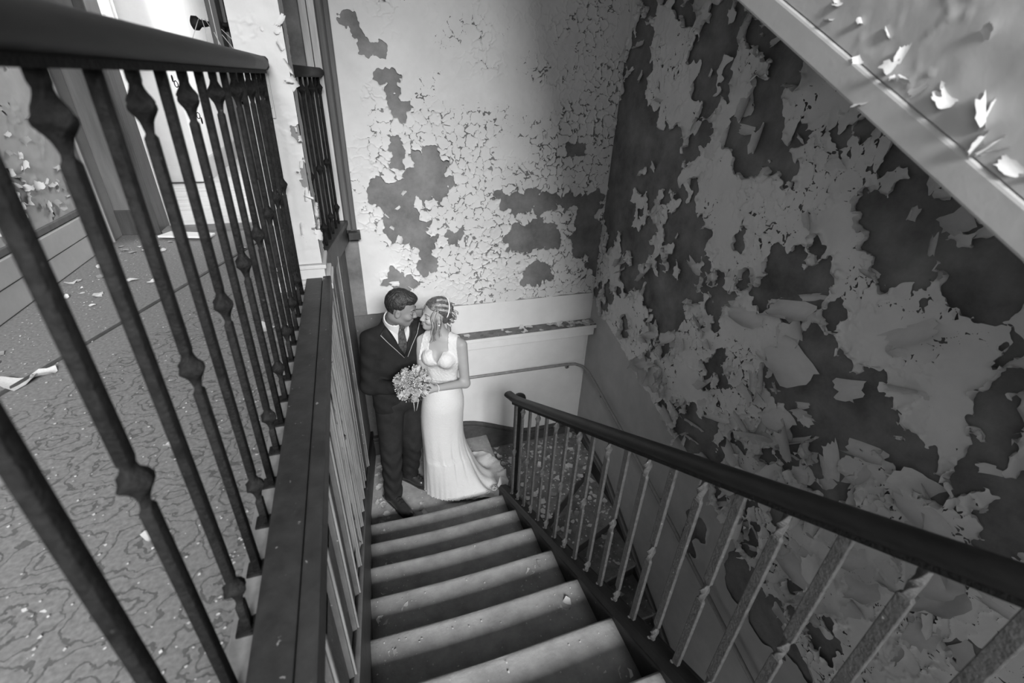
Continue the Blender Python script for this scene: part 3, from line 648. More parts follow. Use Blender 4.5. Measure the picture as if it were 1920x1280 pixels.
# stair railing
sr = thing('stair_railing', (.885, 2.4, string_z(2.4)), 'sloped stair railing of twisted iron bars under a dark wooden handrail on the right', 'railing')
XC = .8875
ov = [(.034 * math.cos(a) * (1.0), .024 * math.sin(a)) for a in [2 * PI * k / 14 for k in range(14)]]
b = MB(); b.profile([(XC, y, rail_z(y)) for y in (-.6, 0, .6, 1.2, 1.8, 2.3)] + [(XC, 2.42, rail_z(2.42) + .004), (XC - .01, 2.52, rail_z(2.5) + .02)], ov); b.build('handrail', M['rail'], sr, True)
b = MB(); b.profile([(XC, -.6, rail_z(-.6) - .03), (XC, 2.42, rail_z(2.42) - .03)], [(-.018, -.008), (.018, -.008), (.018, .008), (-.018, .008)]); b.build('rail_plate', M['iron'], sr)
for i in range(-6, 14):
    y = .753 + .1245 * i
    zb, zt = string_z(y) + .0, rail_z(y) - .03
    if zb > zt: continue
    A_type = i % 2 == 0
    kn = [zt - .055, zb + .06] if A_type else [(zb + zt) / 2]
    bar((XC, y, zb), (XC, y, zt), kn, .028, .013, PI, 'y', 1.12, .046).build('baluster', M['iron_worn'], sr)
    MB().box(XC - .012, XC + .012, y - .022, y + .018, zb - .006, zb + .012, .004).build('baluster_shoe', M['iron_worn'], sr)
# post at the turn of the stair
nw = thing('newel_post', (.965, 2.52, ZL - .6), 'dark square newel post with a rounded cap at the foot of the sloped railing', 'post')
b = MB(); b.box(.935, .995, 2.49, 2.55, ZL - .75, rail_z(2.5) - .05, .006); b.build('shaft', M['rail'], nw)
b = MB(); b.lathe((.965, 2.52, rail_z(2.5) - .05), [(.03, 0), (.042, .01), (.044, .022), (.038, .04), (.022, .052), (.004, .056)], 16); b.build('cap', M['rail'], nw, True)

# landing railing
lr = thing('landing_railing', (-.29, 1.0, 0), 'long level railing of dark knotted iron bars along the landing edge on the left', 'railing')
ov2 = [(.028 * math.cos(a), .026 * math.sin(a)) for a in [2 * PI * k / 14 for k in range(14)]]
pth = [(-.285, y, 1.006) for y in (-1.0, -.3, .3, .8, 1.4, 2.0, 2.38)]
b = MB(); b.profile(pth, ov2); b.lathe((-.285, 2.38, .98), [(.001, 0), (.02, .002), (.028, .012), (.028, .04), (.02, .05), (.001, .052)], 14); b.build('handrail', M['rail'], lr, True)
b = MB(); b.box(-.297, -.273, -1.0, 2.40, .970, .982); b.build('rail_plate', M['iron'], lr)
for i in range(-12, 14):
    y = .655 + .1315 * i
    if y > 2.40 or y < -.8: continue
    kn = [.918, .125] if i % 2 == 0 else [.53]
    bar((-.300, y, .004), (-.285, y, .972), kn, .021, .015, PI * 1.0, 'y', 1.75, .040).build('baluster', M['iron'], lr, True)
    MB().box(-.322, -.28, y - .02, y + .02, .0, .012, .004).build('baluster_shoe', M['iron'], lr)
# far short railing beyond the pier
fr = thing('short_railing', (-.15, 3.05, .1), 'short dark railing above a boxed sill between the white pier and the back wall', 'railing')
p0, p1 = Vector((-.205, 2.66, .985)), Vector((-.10, 3.40, .985))
b = MB(); b.profile([p0, p1], ov2); b.build('handrail', M['rail'], fr, True)
for i in range(6):
    q = p0.lerp(p1, (i + .6) / 6.2)
    bar((q.x, q.y, .10), (q.x, q.y, .97), [.9, .2] if i % 2 else [.5], .024, .015).build('baluster', M['iron'], fr, True)

# ================================================================== DOOR, HANDLE, TWINE, PIPE RAIL
dr = thing('door', (-.478, 3.6, .01), 'dark panelled door standing open beside the white pier, seen edge-on', 'door')
b = MB(); b.box(-.498, -.458, 2.70, 3.60, .012, 2.05, .003); b.build('leaf', M['darkwood'], dr)
for (ya, yb, za, zb) in ((2.80, 3.10, 1.0, 1.9), (3.18, 3.5, 1.0, 1.9), (2.80, 3.10, .2, .85), (3.18, 3.5, .2, .85)):
    b = MB()
    for q in ((ya, ya + .02, za, zb), (yb - .02, yb, za, zb), (ya, yb, za, za + .02), (ya, yb, zb - .02, zb)): b.box(-.458, -.444, q[0], q[1], q[2], q[3], .003)
    b.build('panel_moulding', M['midwood'], dr)
MB().box(-.4795, -.4765, 2.697, 2.702, .05, 2.0).build('edge_strip', M['barewood'], dr)
b = MB(); b.box(-.505, -.44, 2.698, 2.75, .012, .5, .002)
b.build('kick_strip', M['darkwood'], dr)
b = MB(); b.tube([(-.57, 2.76, 1.15), (-.40, 2.76, 1.15)], .010, 10); b.build('spindle', M['iron'], dr, True)
for s_ in (-1, 1):
    b = MB(); x0 = -.478 + s_ * .05
    b.tube([(x0 - s_ * .01, 2.76, 1.15), (x0 + s_ * .012, 2.76, 1.15), (x0 + s_ * .025, 2.76, 1.15), (x0 + s_ * .045, 2.76, 1.15), (x0 + s_ * .052, 2.76, 1.15)], [.012, .014, .027, .027, .012], 12); b.build('knob', M['iron'], dr, True)
tw = thing('twine', (-.53, 2.74, 1.1), 'pale strands of twine dangling from the knob of the dark door', 'twine')
rr = random.Random(3); b = MB()
for k in range(5):
    x0 = -.54 + .012 * k
    b.tube([(x0 + .0, 2.73, 1.165), (x0 - .01 + .02 * k, 2.70, 1.135 - .01 * k), (x0 + .04 * k - .03, 2.68, 1.09 - .014 * k), (x0 + .05 * k - .05, 2.675, 1.045 - .02 * (k % 2))], .0016, 5)
b.build('strand', M['straw'], tw, True)
hp = thing('wall_handrail', (1.9, 3.38, -1.37), 'thin metal pipe handrail running along the back wall and down the right wall', 'handrail')
b = MB(); b.tube([(-.05, 3.385, -1.345), (.9, 3.385, -1.35), (1.75, 3.385, -1.36), (1.84, 3.375, -1.362), (1.90, 3.33, -1.37), (1.925, 3.25, -1.39), (1.93, 3.1, -1.43), (1.93, 2.6, -1.56), (1.93, 1.8, -1.80), (1.93, .6, -2.2)], .014, 10); b.build('pipe', M['steel'], hp, True)
for p in ((.5, 3.385), (1.78, 3.385)):
    b = MB(); b.tube([(p[0], 3.385, -1.365), (p[0], 3.39, -1.40), (p[0], 3.425, -1.415)], .006, 8); b.tube([(p[0], 3.418, -1.415), (p[0], 3.43, -1.415)], .018, 10); b.build('bracket', M['steel'], hp, True)
for y in (3.0, 2.0):
    z = -1.43 - .26 * (3.1 - y); b = MB(); b.tube([(1.93, y, z - .012), (1.935, y, z - .05), (1.975, y, z - .06)], .006, 8); b.build('bracket', M['steel'], hp, True)
ch = thing('chain', (-.93, 3.9, .8), 'short chain hanging in the bright doorway behind the landing railing', 'chain')
for k in range(9):
    b = MB(); c0 = Vector((-.93 + .012 * k, 3.62, .92 - .028 * k)); P = [c0 + Vector((.009 * math.cos(a) * (k % 2), .009 * math.cos(a) * (1 - k % 2), .017 * math.sin(a))) for a in [2 * PI * q / 10 for q in range(10)]]
    b.rings([[p + (p - c0).normalized() * .0028 * math.cos(t) + Vector((1 - k % 2, k % 2, 0)) * .0028 * math.sin(t) for t in [2 * PI * u / 6 for u in range(6)]] for p in P], False, True); b.build('link', M['iron'], ch, True)
b = MB(); b.prism([(-1.23, 3.50, .012), (-.92, 3.42, .012), (-.90, 3.50, .014), (-1.18, 3.60, .012)], (0, 0, .014))
tag(b.build('board', M['white'], None, False, .003), 'loose white board lying before the bright doorway threshold', 'board')

# ================================================================== PEOPLE
def W(x, y, h): return np.array((x, y, ZL + h))
def frame(F, U):
    F = unit(F); U = np.array(U, float); U = unit(U - F * (U @ F)); L_ = np.cross(U, F); return np.array([F, L_, U])
def head_sdf(P, c, R, s, fem=False):
    q = ((P - c) @ R.T) / s
    d = ellipsoid(q, (-.012, 0, .035), (.098, .076, .098))
    d = smin(d, ellipsoid(q, (.028, 0, -.035), (.066, .058 if not fem else .054, .085)), .03)
    d = smin(d, ellipsoid(q, (.062, 0, -.095), (.028, .026 if not fem else .020, .024)), .03)          # chin
    d = smin(d, ellipsoid(q, (.000, 0, -.070), (.055, .056 if not fem else .050, .030)), .03)          # jaw
    d = smin(d, capsule(q, (.083, -.032, .022), (.083, .032, .022), .012 if not fem else .008), .014)   # brow
    d = smax(d, -ellipsoid(q, (.105, .031, .004), (.022, .018, .012)), .012)
    d = smax(d, -ellipsoid(q, (.105, -.031, .004), (.022, .018, .012)), .012)
    d = smin(d, ellipsoid(q, (.077, .031, .002), (.012, .013, .010)), .004)                            # closed lids
    d = smin(d, ellipsoid(q, (.077, -.031, .002), (.012, .013, .010)), .004)
    d = smin(d, ellipsoid(q, (.062, .040, -.030), (.030, .024, .022)), .02); d = smin(d, ellipsoid(q, (.062, -.040, -.030), (.030, .024, .022)), .02)
    d = smin(d, capsule(q, (.090, 0, .018), (.112, 0, -.026), .008, .0115), .010)                       # nose
    d = smin(d, ellipsoid(q, (.098, .010, -.032), (.012, .009, .008)), .006); d = smin(d, ellipsoid(q, (.098, -.010, -.032), (.012, .009, .008)), .006)
    d = smin(d, capsule(q, (.090, -.014, -.058), (.090, .014, -.058), .0075), .006)                     # lips
    d = smin(d, capsule(q, (.087, -.012, -.071), (.087, .012, -.071), .0085), .006)
    d = smax(d, -capsule(q, (.098, -.02, -.0645), (.098, .02, -.0645), .0022), .004)
    for s_ in (-1, 1):
        e = ellipsoid(q, (-.004, s_ * .080, -.012), (.020, .010, .032)); e = smax(e, -ellipsoid(q, (.002, s_ * .092, -.008), (.012, .010, .020)), .005)
        d = smin(d, e, .008)
    return d * s
def along(fn, p, d, far=.46):
    """first point of the surface fn = 0 met when travelling from p along d"""
    p = np.array(p, float); d = unit(d); t = 0
    for _ in range(80):
        v = float(fn((p + d * t)[None])[0]); t += max(v, .0008) * .8
        if v < .001 or t > far: break
    return p + d * t
def hand_sdf(P, wrist, R, s=1.0, curl=1.1, side=1):
    """palm, four unequal curled fingers and a thumb leaving the side of the palm; R rows: towards the fingers, across (thumb side), palm normal"""
    q = ((P - wrist) @ R.T) / s
    d = smin(capsule(q, (0, 0, 0), (.035, 0, 0), .024, .026), ellipsoid(q, (.055, 0, 0), (.042, .040, .015)), .02)
    for k, (yy, ln, ra) in enumerate(((.028, .040, .0088), (.010, .045, .009), (-.009, .041, .0088), (-.027, .032, .0078))):
        a = np.array((.088 - .004 * abs(k - 1), yy, 0.0)); ang = curl * .45; fd = None
        for f in (1, .72, .58):
            b_ = a + ln * f * np.array((math.cos(ang), 0, math.sin(ang))); fd = capsule(q, a, b_, ra, ra * .88) if fd is None else np.minimum(fd, capsule(q, a, b_, ra, ra * .85)); a = b_; ang += curl * .75
        d = smin(d, fd, .006)
    t1 = (.055, .052, .012); t2 = (.082, .058, .030)
    d = smin(d, np.minimum(capsule(q, (.022, .026, .004), t1, .013, .0105), capsule(q, t1, t2, .0105, .008)), .008)
    return d * s

def torso_q(P, c, R, flat):
    q = (P - c) @ R.T; q = q.copy(); q[..., 0] *= flat; return q

# ---- man
man = thing('person', tuple(W(.12, 2.85, 0)), 'man in a black suit, white shirt and dark tie bending his head to a woman', 'person')
Fm = unit((.42, -.907, 0)); Rm = frame(Fm, (.02, 0, 1))          # rows: front, left, up
mC = W(.165, 2.885, 1.30)
def mt(f, l, h): return mC * (1, 1, 0) + Fm * f + Rm[1] * l + np.array((0, 0, ZL + h))
m_head = W(.212, 2.835, 1.728); RHm = frame((.93, -.28, -.30), (.28, -.05, .95))
m_neck = mt(-.01, .0, 1.615)
m_shR, m_shL = mt(0, -.178, 1.535), mt(0, .178, 1.515)
m_elR, m_wrR = W(-.045, 2.775, 1.20), W(.165, 2.66, 1.215)
m_elL, m_wrL = W(.425, 3.05, 1.24), W(.545, 3.02, 1.05)
m_hipR, m_hipL = W(.075, 2.86, .96), W(.235, 2.93, .96)
m_knR, m_anR = W(.045, 2.815, .53), W(.02, 2.815, .10)
m_knL, m_anL = W(.215, 2.90, .53), W(.175, 3.03, .10)
hfR = frame((.95, -.2, .1), (0, -.3, 1)); hR = np.array([hfR[0], hfR[2], unit(np.cross(hfR[0], hfR[2])) * -1])
hfL = frame((.2, -.25, -.95), (0, 1, .3)); hL_ = np.array([hfL[0], hfL[2], -unit(np.cross(hfL[0], hfL[2]))])
def man_body(P):
    d = head_sdf(P, m_head, RHm, .95)
    d = smin(d, capsule(P, m_head + RHm.T @ A(-.028, 0, -.06), m_neck, .049, .055), .022)
    q = torso_q(P, mC, Rm, 1.45)
    t = smin(capsule(q, (0, -.09, .19), (0, .09, .19), .085), capsule(q, (0, -.05, -.28), (0, .05, -.28), .11), .12)
    d = smin(d, t, .05)
    for a, b_, ra, rb in ((m_shR, m_elR, .043, .036), (m_elR, m_wrR, .036, .026), (m_shL, m_elL, .043, .036), (m_elL, m_wrL, .036, .026), (m_hipR, m_knR, .078, .052), (m_knR, m_anR, .052, .038), (m_hipL, m_knL, .078, .052), (m_knL, m_anL, .052, .038)):
        d = smin(d, capsule(P, a, b_, ra, rb), .03)
    d = smin(d, hand_sdf(P, m_wrR, hR), .012); d = smin(d, hand_sdf(P, m_wrL, hL_), .012)
    return d
def grow(fn): return fn
body = sdf_mesh('body', man_body, W(-.2, 2.55, .05), W(.75, 3.2, 1.92), .0055, M['skin_man'], man)
# suit jacket
def jacket_solid(P):
    q = torso_q(P, mC, Rm, 1.42)
    t = capsule(q, (-.005, -.10, .195), (-.005, .10, .185), .098, .098)
    t = smin(t, capsule(q, (0, -.075, .02), (0, .075, .02), .135), .10)
    t = smin(t, capsule(q, (0, -.075, -.22), (0, .075, -.22), .135, .135), .08)
    t = smin(t, capsule(q, (0, -.075, -.33), (0, .075, -.33), .130, .130), .06)
    t = smin(t, capsule(P, m_neck + A(-.01, .02, -.05), m_neck + A(0, .01, .035), .078, .064), .085)
    for a, b_, ra, rb in ((m_shR, m_elR, .074, .060), (m_shL, m_elL, .074, .060)): t = smin(t, capsule(P, a, b_, ra, rb), .045)
    for a, b_, ra, rb in ((m_elR, m_wrR, .060, .044), (m_elL, m_wrL, .060, .044)): t = smin(t, capsule(P, a, b_, ra, rb), .02)
    w_ = .004 * np.sin(P[..., 2] * 55 + P[..., 0] * 40) * np.sin(P[..., 1] * 30 + 1)
    return t + w_
def vneck(P):
    """open wedge of the jacket front"""
    q = (P - mC) @ Rm.T; h = q[..., 2] + 1.30
    half = np.clip((h - 1.385) / .24, -.2, 1.2) * .098
    return np.maximum(np.maximum(np.abs(q[..., 1] - .012) - half, -(q[..., 0] - .0)), -(h - 1.385))
def jacket(P):
    t = smax(jacket_solid(P), -vneck(P), .006)
    t = np.maximum(t, P[..., 2] - (m_neck[2] + .028 + .25 * np.clip(m_neck[1] - P[..., 1], -.1, .1)))
    t = np.maximum(t, -(P[..., 2] - (ZL + .945)))
    for wr, el in ((m_wrR, m_elR), (m_wrL, m_elL)):
        ax_ = unit(wr - el); t = np.maximum(t, np.where(np.linalg.norm(P - wr, axis=-1) < .12, (P - wr) @ ax_ + .01, -1))
    return t
sdf_mesh('jacket', jacket, W(-.22, 2.55, .9), W(.70, 3.15, 1.70), .0068, M['suit'], man)
def shirt(P):
    q = torso_q(P, mC, Rm, 1.42)
    t = capsule(q, (.0, -.09, .185), (.0, .09, .185), .092); t = smin(t, capsule(q, (0, -.06, -.02), (0, .06, -.02), .125), .1)
    t = smin(t, capsule(P, m_neck + A(0, .0, -.03), m_neck + unit(m_head - m_neck) * .055, .070, .064), .03)
    return np.maximum(t, -(P[..., 2] - (ZL + 1.34)))
def shirt_cut(P):
    ax_ = unit(m_head + RHm.T @ A(-.02, 0, -.05) - m_neck)
    t = shirt(P); t = np.maximum(t, (P - (m_neck + ax_ * .052)) @ unit(ax_ + Fm * -.25))
    return np.maximum(t, -(capsule(P, m_neck + ax_ * .03, m_neck + ax_ * .2, .060)))
sdf_mesh('shirt', shirt_cut, W(-.1, 2.65, 1.3), W(.5, 3.05, 1.72), .0058, M['shirt'], man)
def patch(name, fn, pts, off, thick, mat, parent, sub=5):
    """cloth patch lying on surface fn: pts = rows of (lateral, height) on the chest, first..last column interpolated"""
    R_ = []
    for (l0, h0), (l1, h1) in pts:
        row = []
        for k in range(sub + 1):
            u = k / sub; p = mt(.40, l0 + (l1 - l0) * u, h0 + (h1 - h0) * u); row.append(along(fn, p, -Fm) + Fm * off)
        R_.append(row)
    n, mm = len(R_), sub + 1; b = MB()
    F_ = [[b.b.verts.new(p) for p in r] for r in R_]; B_ = [[b.b.verts.new(p - Fm * thick) for p in r] for r in R_]
    for i in range(n - 1):
        for j in range(mm - 1):
            b.b.faces.new((F_[i][j], F_[i][j + 1], F_[i + 1][j + 1], F_[i + 1][j])); b.b.faces.new((B_[i][j], B_[i + 1][j], B_[i + 1][j + 1], B_[i][j + 1]))
    for i in range(n - 1):
        for j in (0, mm - 1): b.b.faces.new((F_[i][j], F_[i + 1][j], B_[i + 1][j], B_[i][j]))
    for j in range(mm - 1):
        for i in (0, n - 1): b.b.faces.new((F_[i][j], F_[i][j + 1], B_[i][j + 1], B_[i][j]))
    o = b.build(name, mat, parent, True); return o, R_
for sg in (-1, 1):
    c0 = .012
    inn = [(c0 + sg * .090, 1.610), (c0 + sg * .078, 1.57), (c0 + sg * .055, 1.51), (c0 + sg * .030, 1.45), (c0 + sg * .002, 1.385)]
    outr = [(c0 + sg * .112, 1.598), (c0 + sg * .152, 1.578), (c0 + sg * .112, 1.515), (c0 + sg * .062, 1.445), (c0 + sg * .012, 1.372)]
    lp, rows = patch('lapel', jacket_solid, list(zip(inn, outr)), .007, .005, M['satin'], man)
    b = MB(); b.tube([r[-1] + Fm * .002 for r in rows[1:]], .0022, 5); b.build('lapel_edge', M['piping'], lp, True)
for sg in (-1, 1):
    break
n_ax = unit(m_head + RHm.T @ A(-.03, 0, -.06) - m_neck)
def collar(P):
    q = P - m_neck; t = q @ n_ax; rad_ = q - t[..., None] * n_ax; r = np.linalg.norm(rad_, axis=-1)
    fx = rad_ @ unit(Fm - n_ax * (Fm @ n_ax)); an_ = np.degrees(np.arccos(np.clip(fx / np.maximum(r, 1e-6), -1, 1)))
    shell = np.abs(r - (.0625 + (.12 + .42 * np.exp(-(an_ / 60) ** 2)) * np.clip(.045 - t, 0, .12))) - .0046
    low = -.004 - .058 * np.exp(-((an_ - 26) / 20) ** 2)
    return np.maximum(np.maximum(shell, t - .047), np.maximum(low - t, (9 - 260 * np.clip(.04 - t, 0, 1) * .35 - an_) * .001))
sdf_mesh('collar', collar, m_neck - .13, m_neck + .13, .0042, M['shirt'], man)
tie_o, _ = patch('tie', shirt, [((-.004, 1.60), (.030, 1.60)), ((-.012, 1.55), (.036, 1.55)), ((-.022, 1.46), (.044, 1.46)), ((-.026, 1.37), (.046, 1.37))], .012, .009, M['tie'], man)
b = MB(); pk = along(shirt, mt(.4, .014, 1.612), -Fm); b.rings([[pk + Fm * (.010 + .012 * math.sin(a)) + Rm[1] * w_ * math.cos(a) + np.array((0, 0, hh)) for a in [2 * PI * k / 10 for k in range(10)]] for w_, hh in ((.010, -.030), (.019, -.022), (.024, .010), (.022, .016))]); b.build('tie_knot', M['tie'], tie_o, True)
for hh in (1.25, 1.15):
    b = MB(); p = along(jacket_solid, mt(.4, .02, hh), -Fm); b.tube([p - Fm * .002, p + Fm * .006], .010, 10); b.build('button', M['satin'], man, True)
# trousers and shoes
def trousers(P):
    t = capsule(P, m_hipR + A(0, 0, .03), m_knR, .108, .080); t = smin(t, capsule(P, m_hipL + A(0, 0, .03), m_knL, .108, .080), .02)
    t2 = smin(capsule(P, m_knR, m_anR + A(.005, .01, -.03), .080, .070), capsule(P, m_knL, m_anL + A(.01, 0, -.03), .080, .068), .01)
    t = smin(t, t2, .02); t = smin(t, ellipsoid(P, W(.155, 2.90, 1.0), (.18, .13, .12)), .04)
    t = t + .0045 * np.sin(P[..., 2] * 46 + 3 * np.sin(P[..., 0] * 30)) * np.clip((ZL + .75 - P[..., 2]) * 3, 0, 1)
    return np.maximum(t, -(P[..., 2] - (ZL + .065)))
sdf_mesh('trousers', trousers, W(-.12, 2.68, .03), W(.42, 3.16, 1.12), .007, M['trousers'], man)
for an, toe in ((m_anR, W(.135, 2.60, 0)), (m_anL, W(.285, 2.915, 0))):
    a2 = an * (1, 1, 0); d_ = unit((toe - an) * (1, 1, 0)); heel = np.array((an[0], an[1], ZL)) - d_ * .055; toe = np.array((toe[0], toe[1], ZL)) - d_ * .03
    def shoe(P, heel=heel, toe=toe, d_=d_, an=an):
        t = capsule(P, heel + A(0, 0, .045), toe + A(0, 0, .03), .040, .036)
        t = smin(t, capsule(P, heel + A(0, 0, .035), heel + d_ * .06 + A(0, 0, .10), .042, .042), .03)
        t = smin(t, capsule(P, heel + d_ * .06 + A(0, 0, .085), toe - d_ * .03 + A(0, 0, .032), .040, .034), .03)
        return np.maximum(np.maximum(t, -(P[..., 2] - (ZL + .004))), P[..., 2] - (ZL + .125))
    lo_ = np.minimum(heel, toe) - .07; hi_ = np.maximum(heel, toe) + .07; lo_[2] = ZL - .01; hi_[2] = ZL + .16
    so = sdf_mesh('shoe', shoe, lo_, hi_, .0055, M['shoe'], man)
    lat = np.array((-d_[1], d_[0], 0)); b = MB()
    for k in range(4):
        c0 = heel + d_ * (.135 + .022 * k) + A(0, 0, .112 - .012 * k); b.tube([c0 - lat * .020 - A(0, 0, .003), c0 + A(0, 0, .006), c0 + lat * .020 - A(0, 0, .003)], .003, 5)
    b.build('laces', M['trousers'], so, True)
    b = MB(); pr = [(.036, -.055), (.040, .0), (.040, .10), (.046, .19), (.036, .255), (.015, .285)]
    n_ = [heel + lat * a + d_ * t_ for a, t_ in pr] + [heel - lat * a + d_ * t_ for a, t_ in pr[::-1]]
    b.prism([p + A(0, 0, .001) for p in n_], (0, 0, .014)); b.build('sole', M['shoe'], so)
# hair: cropped sides, longer top swept forward
def man_hair(P):
    q = ((P - m_head) @ RHm.T) / .95
    d = ellipsoid(q, (-.016, 0, .042), (.104, .081, .103))
    d = smin(d, ellipsoid(q, (.044, .0, .100), (.050, .056, .028)), .025)
    n_ = .0022 * np.sin(q[..., 1] * 330 + 9 * np.sin(q[..., 0] * 34)) * np.sin(q[..., 0] * 70 + q[..., 2] * 60); d = d + n_
    line = np.where(q[..., 0] > .03, .070 - .1 * np.abs(q[..., 1]) + .0 * q[..., 0], np.where(q[..., 0] > -.015, -.012 + (q[..., 0] + .015) * 1.2, -.07))
    line = np.where((q[..., 0] <= .03) & (q[..., 0] > -.035) & (np.abs(q[..., 1]) > .06), np.maximum(line, .012), line)
    return smax(d, line - q[..., 2], .006)
sdf_mesh('hair', man_hair, m_head - .17, m_head + .17, .004, M['hair_man'], man)
def face_bits(c, R, s, parent, fem):
    g = lambda x, y, z: c + R.T @ (A(x, y, z) * s)
    for s_ in (-1, 1):
        b = MB(); b.tube([g(.074, s_ * .048, .0), g(.087, s_ * .038, -.007), g(.089, s_ * .029, -.008), g(.083, s_ * .018, -.003)], [.0012, .0024, .0024, .0012], 5); b.build('lashes', M['eye_dark'], parent, True)
        b = MB(); b.tube([g(.074, s_ * .054, .024), g(.091, s_ * .036, .033), g(.094, s_ * .016, .026)], [.0012, .0034 if not fem else .0024, .0028 if not fem else .002], 5); b.build('eyebrow', M['hair_man'] if not fem else M['hair_dark'], parent, True)
    b = MB(); b.tube([g(.090, -.020, -.063), g(.098, -.008, -.0575), g(.0985, .008, -.0575), g(.090, .020, -.063)], [.001, .0045, .0045, .001], 6); b.tube([g(.090, -.018, -.066), g(.0965, 0, -.072), g(.090, .018, -.066)], [.001, .005, .001], 6); b.build('lips', M['lip'], parent, True)
face_bits(m_head, RHm, .95, man, False)

# ---- bride
bride = thing('person', tuple(W(.47, 2.85, 0)), 'woman in a long white lace gown with pinned-up hair, leaning towards the man', 'person')
Fb = unit((-.50, -.866, 0)); Rb = frame(Fb, (0.02, 0, 1)); bC = W(.465, 2.825, 1.30)
b_head = W(.428, 2.805, 1.672); RHb = frame((-.93, -.30, .10), (.10, -.08, .99))
b_neck = W(.472, 2.83, 1.49)
def bt(f, l, h): return bC * (1, 1, 0) + Fb * f + Rb[1] * l + np.array((0, 0, ZL + h))
b_shL, b_shR = bt(.0, .148, 1.445), bt(-.0, -.148, 1.445)
b_elL, b_wrL = W(.607, 2.70, 1.155), W(.375, 2.605, 1.215)
b_elR, b_wrR = W(.32, 2.80, 1.20), W(.235, 2.665, 1.215)
q_ = frame((-.90, -.25, .12), (0, -.25, 1)); bhL = np.array([q_[0], q_[2], unit(np.cross(q_[0], q_[2]))])
bhL[2] = unit((-.25, .93, .1)); bhL[1] = unit(np.cross(bhL[2], bhL[0])); bhL[1] *= np.sign(bhL[1][2])
q_ = frame((.3, -.9, .2), (0, 0, 1)); bhR = np.array([q_[0], q_[2], unit((.9, .3, 0))])
def bride_body(P):
    d = head_sdf(P, b_head, RHb, .87, True)
    d = smin(d, capsule(P, b_head + RHb.T @ A(-.022, 0, -.06), b_neck, .043, .046), .03)
    q = torso_q(P, bC, Rb, 1.35)
    t = capsule(q, (-.01, -.085, .145), (-.01, .085, .145), .066)
    t = smin(t, capsule(q, (0, -.05, .03), (0, .05, .03), .098), .09)
    t = smin(t, capsule(q, (0, -.03, -.12), (0, .03, -.12), .070), .07)
    t = smin(t, capsule(q, (-.02, -.045, -.34), (-.02, .045, -.34), .078), .10)
    t = smin(t, capsule(P, b_neck, b_neck + A(0, .02, -.08), .046, .09), .06)
    d = smin(d, t, .03)
    for s_ in (-1, 1): d = smin(d, ellipsoid((P - bC) @ Rb.T, (.074, s_ * .056, .052), (.046, .054, .054)), .035)
    for a, b_, ra, rb in ((b_shL, b_elL, .043, .033), (b_elL, b_wrL, .033, .022), (b_shR, b_elR, .043, .033), (b_elR, b_wrR, .033, .022)): d = smin(d, capsule(P, a, b_, ra, rb), .022)
    for s_ in (-1, 1): d = smin(d, capsule(P, bt(-.02, s_ * .055, .95), bt(-.01, s_ * .05, .12), .058, .04), .03)
    d = smin(d, hand_sdf(P, b_wrL, bhL, .92, 1.25), .010); d = smin(d, hand_sdf(P, b_wrR, bhR, .92, 1.2), .010)
    return d
sdf_mesh('body', bride_body, W(.12, 2.50, .06), W(.72, 3.05, 1.86), .0056, M['skin_bride'], bride)
face_bits(b_head, RHb, .87, bride, True)
# gown: bodice with sweetheart neck and lace straps
def bodice(P):
    q0 = (P - bC) @ Rb.T; q = q0.copy(); q[..., 0] *= 1.35
    t = smin(capsule(q, (0, -.05, .03), (0, .05, .03), .107), capsule(q, (0, -.03, -.12), (0, .03, -.12), .080), .08)
    t = smin(t, capsule(q, (-.01, -.045, -.22), (-.01, .045, -.22), .080), .06)
    for s_ in (-1, 1): t = smin(t, ellipsoid(q0, (.074, s_ * .056, .052), (.056, .062, .062)), .040)
    l = np.abs(q0[..., 1]); h = q0[..., 2]
    topf = .122 - 2.3 * np.clip(.042 - l, 0, 1) - .25 * np.clip(l - .10, 0, 1)
    top = np.where(q0[..., 0] > 0, topf, .06)
    body_t = np.maximum(t, h - top)
    skin = smin(capsule(q, (-.01, -.085, .145), (-.01, .085, .145), .066), capsule(q, (0, -.05, .03), (0, .05, .03), .098), .09)
    skin = smin(skin, capsule(P, b_neck, b_neck + A(0, .02, -.08), .046, .09), .06)
    for sh, el in ((b_shL, b_elL), (b_shR, b_elR)): skin = smin(skin, capsule(P, sh, el, .043, .033), .022)
    strap = np.maximum(np.abs(skin - .003) - .006, np.maximum(np.abs(l - .108 + .12 * np.clip(h - .06, 0, .2)) - .030, np.maximum(.03 - h, h - .235)))
    body_t = smin(body_t, strap, .006)
    lace = .0014 * np.sin(q0[..., 1] * 210 + 6 * np.sin(h * 80)) * np.sin(h * 190)
    body_t = body_t + lace
    for el in (b_elL, b_elR): body_t = np.maximum(body_t, -(capsule(P, el, el, .05)))
    return np.maximum(body_t, -(h + .215))
sdf_mesh('bodice', bodice, W(.26, 2.58, .98), W(.68, 3.02, 1.56), .0052, M['lace'], bride)
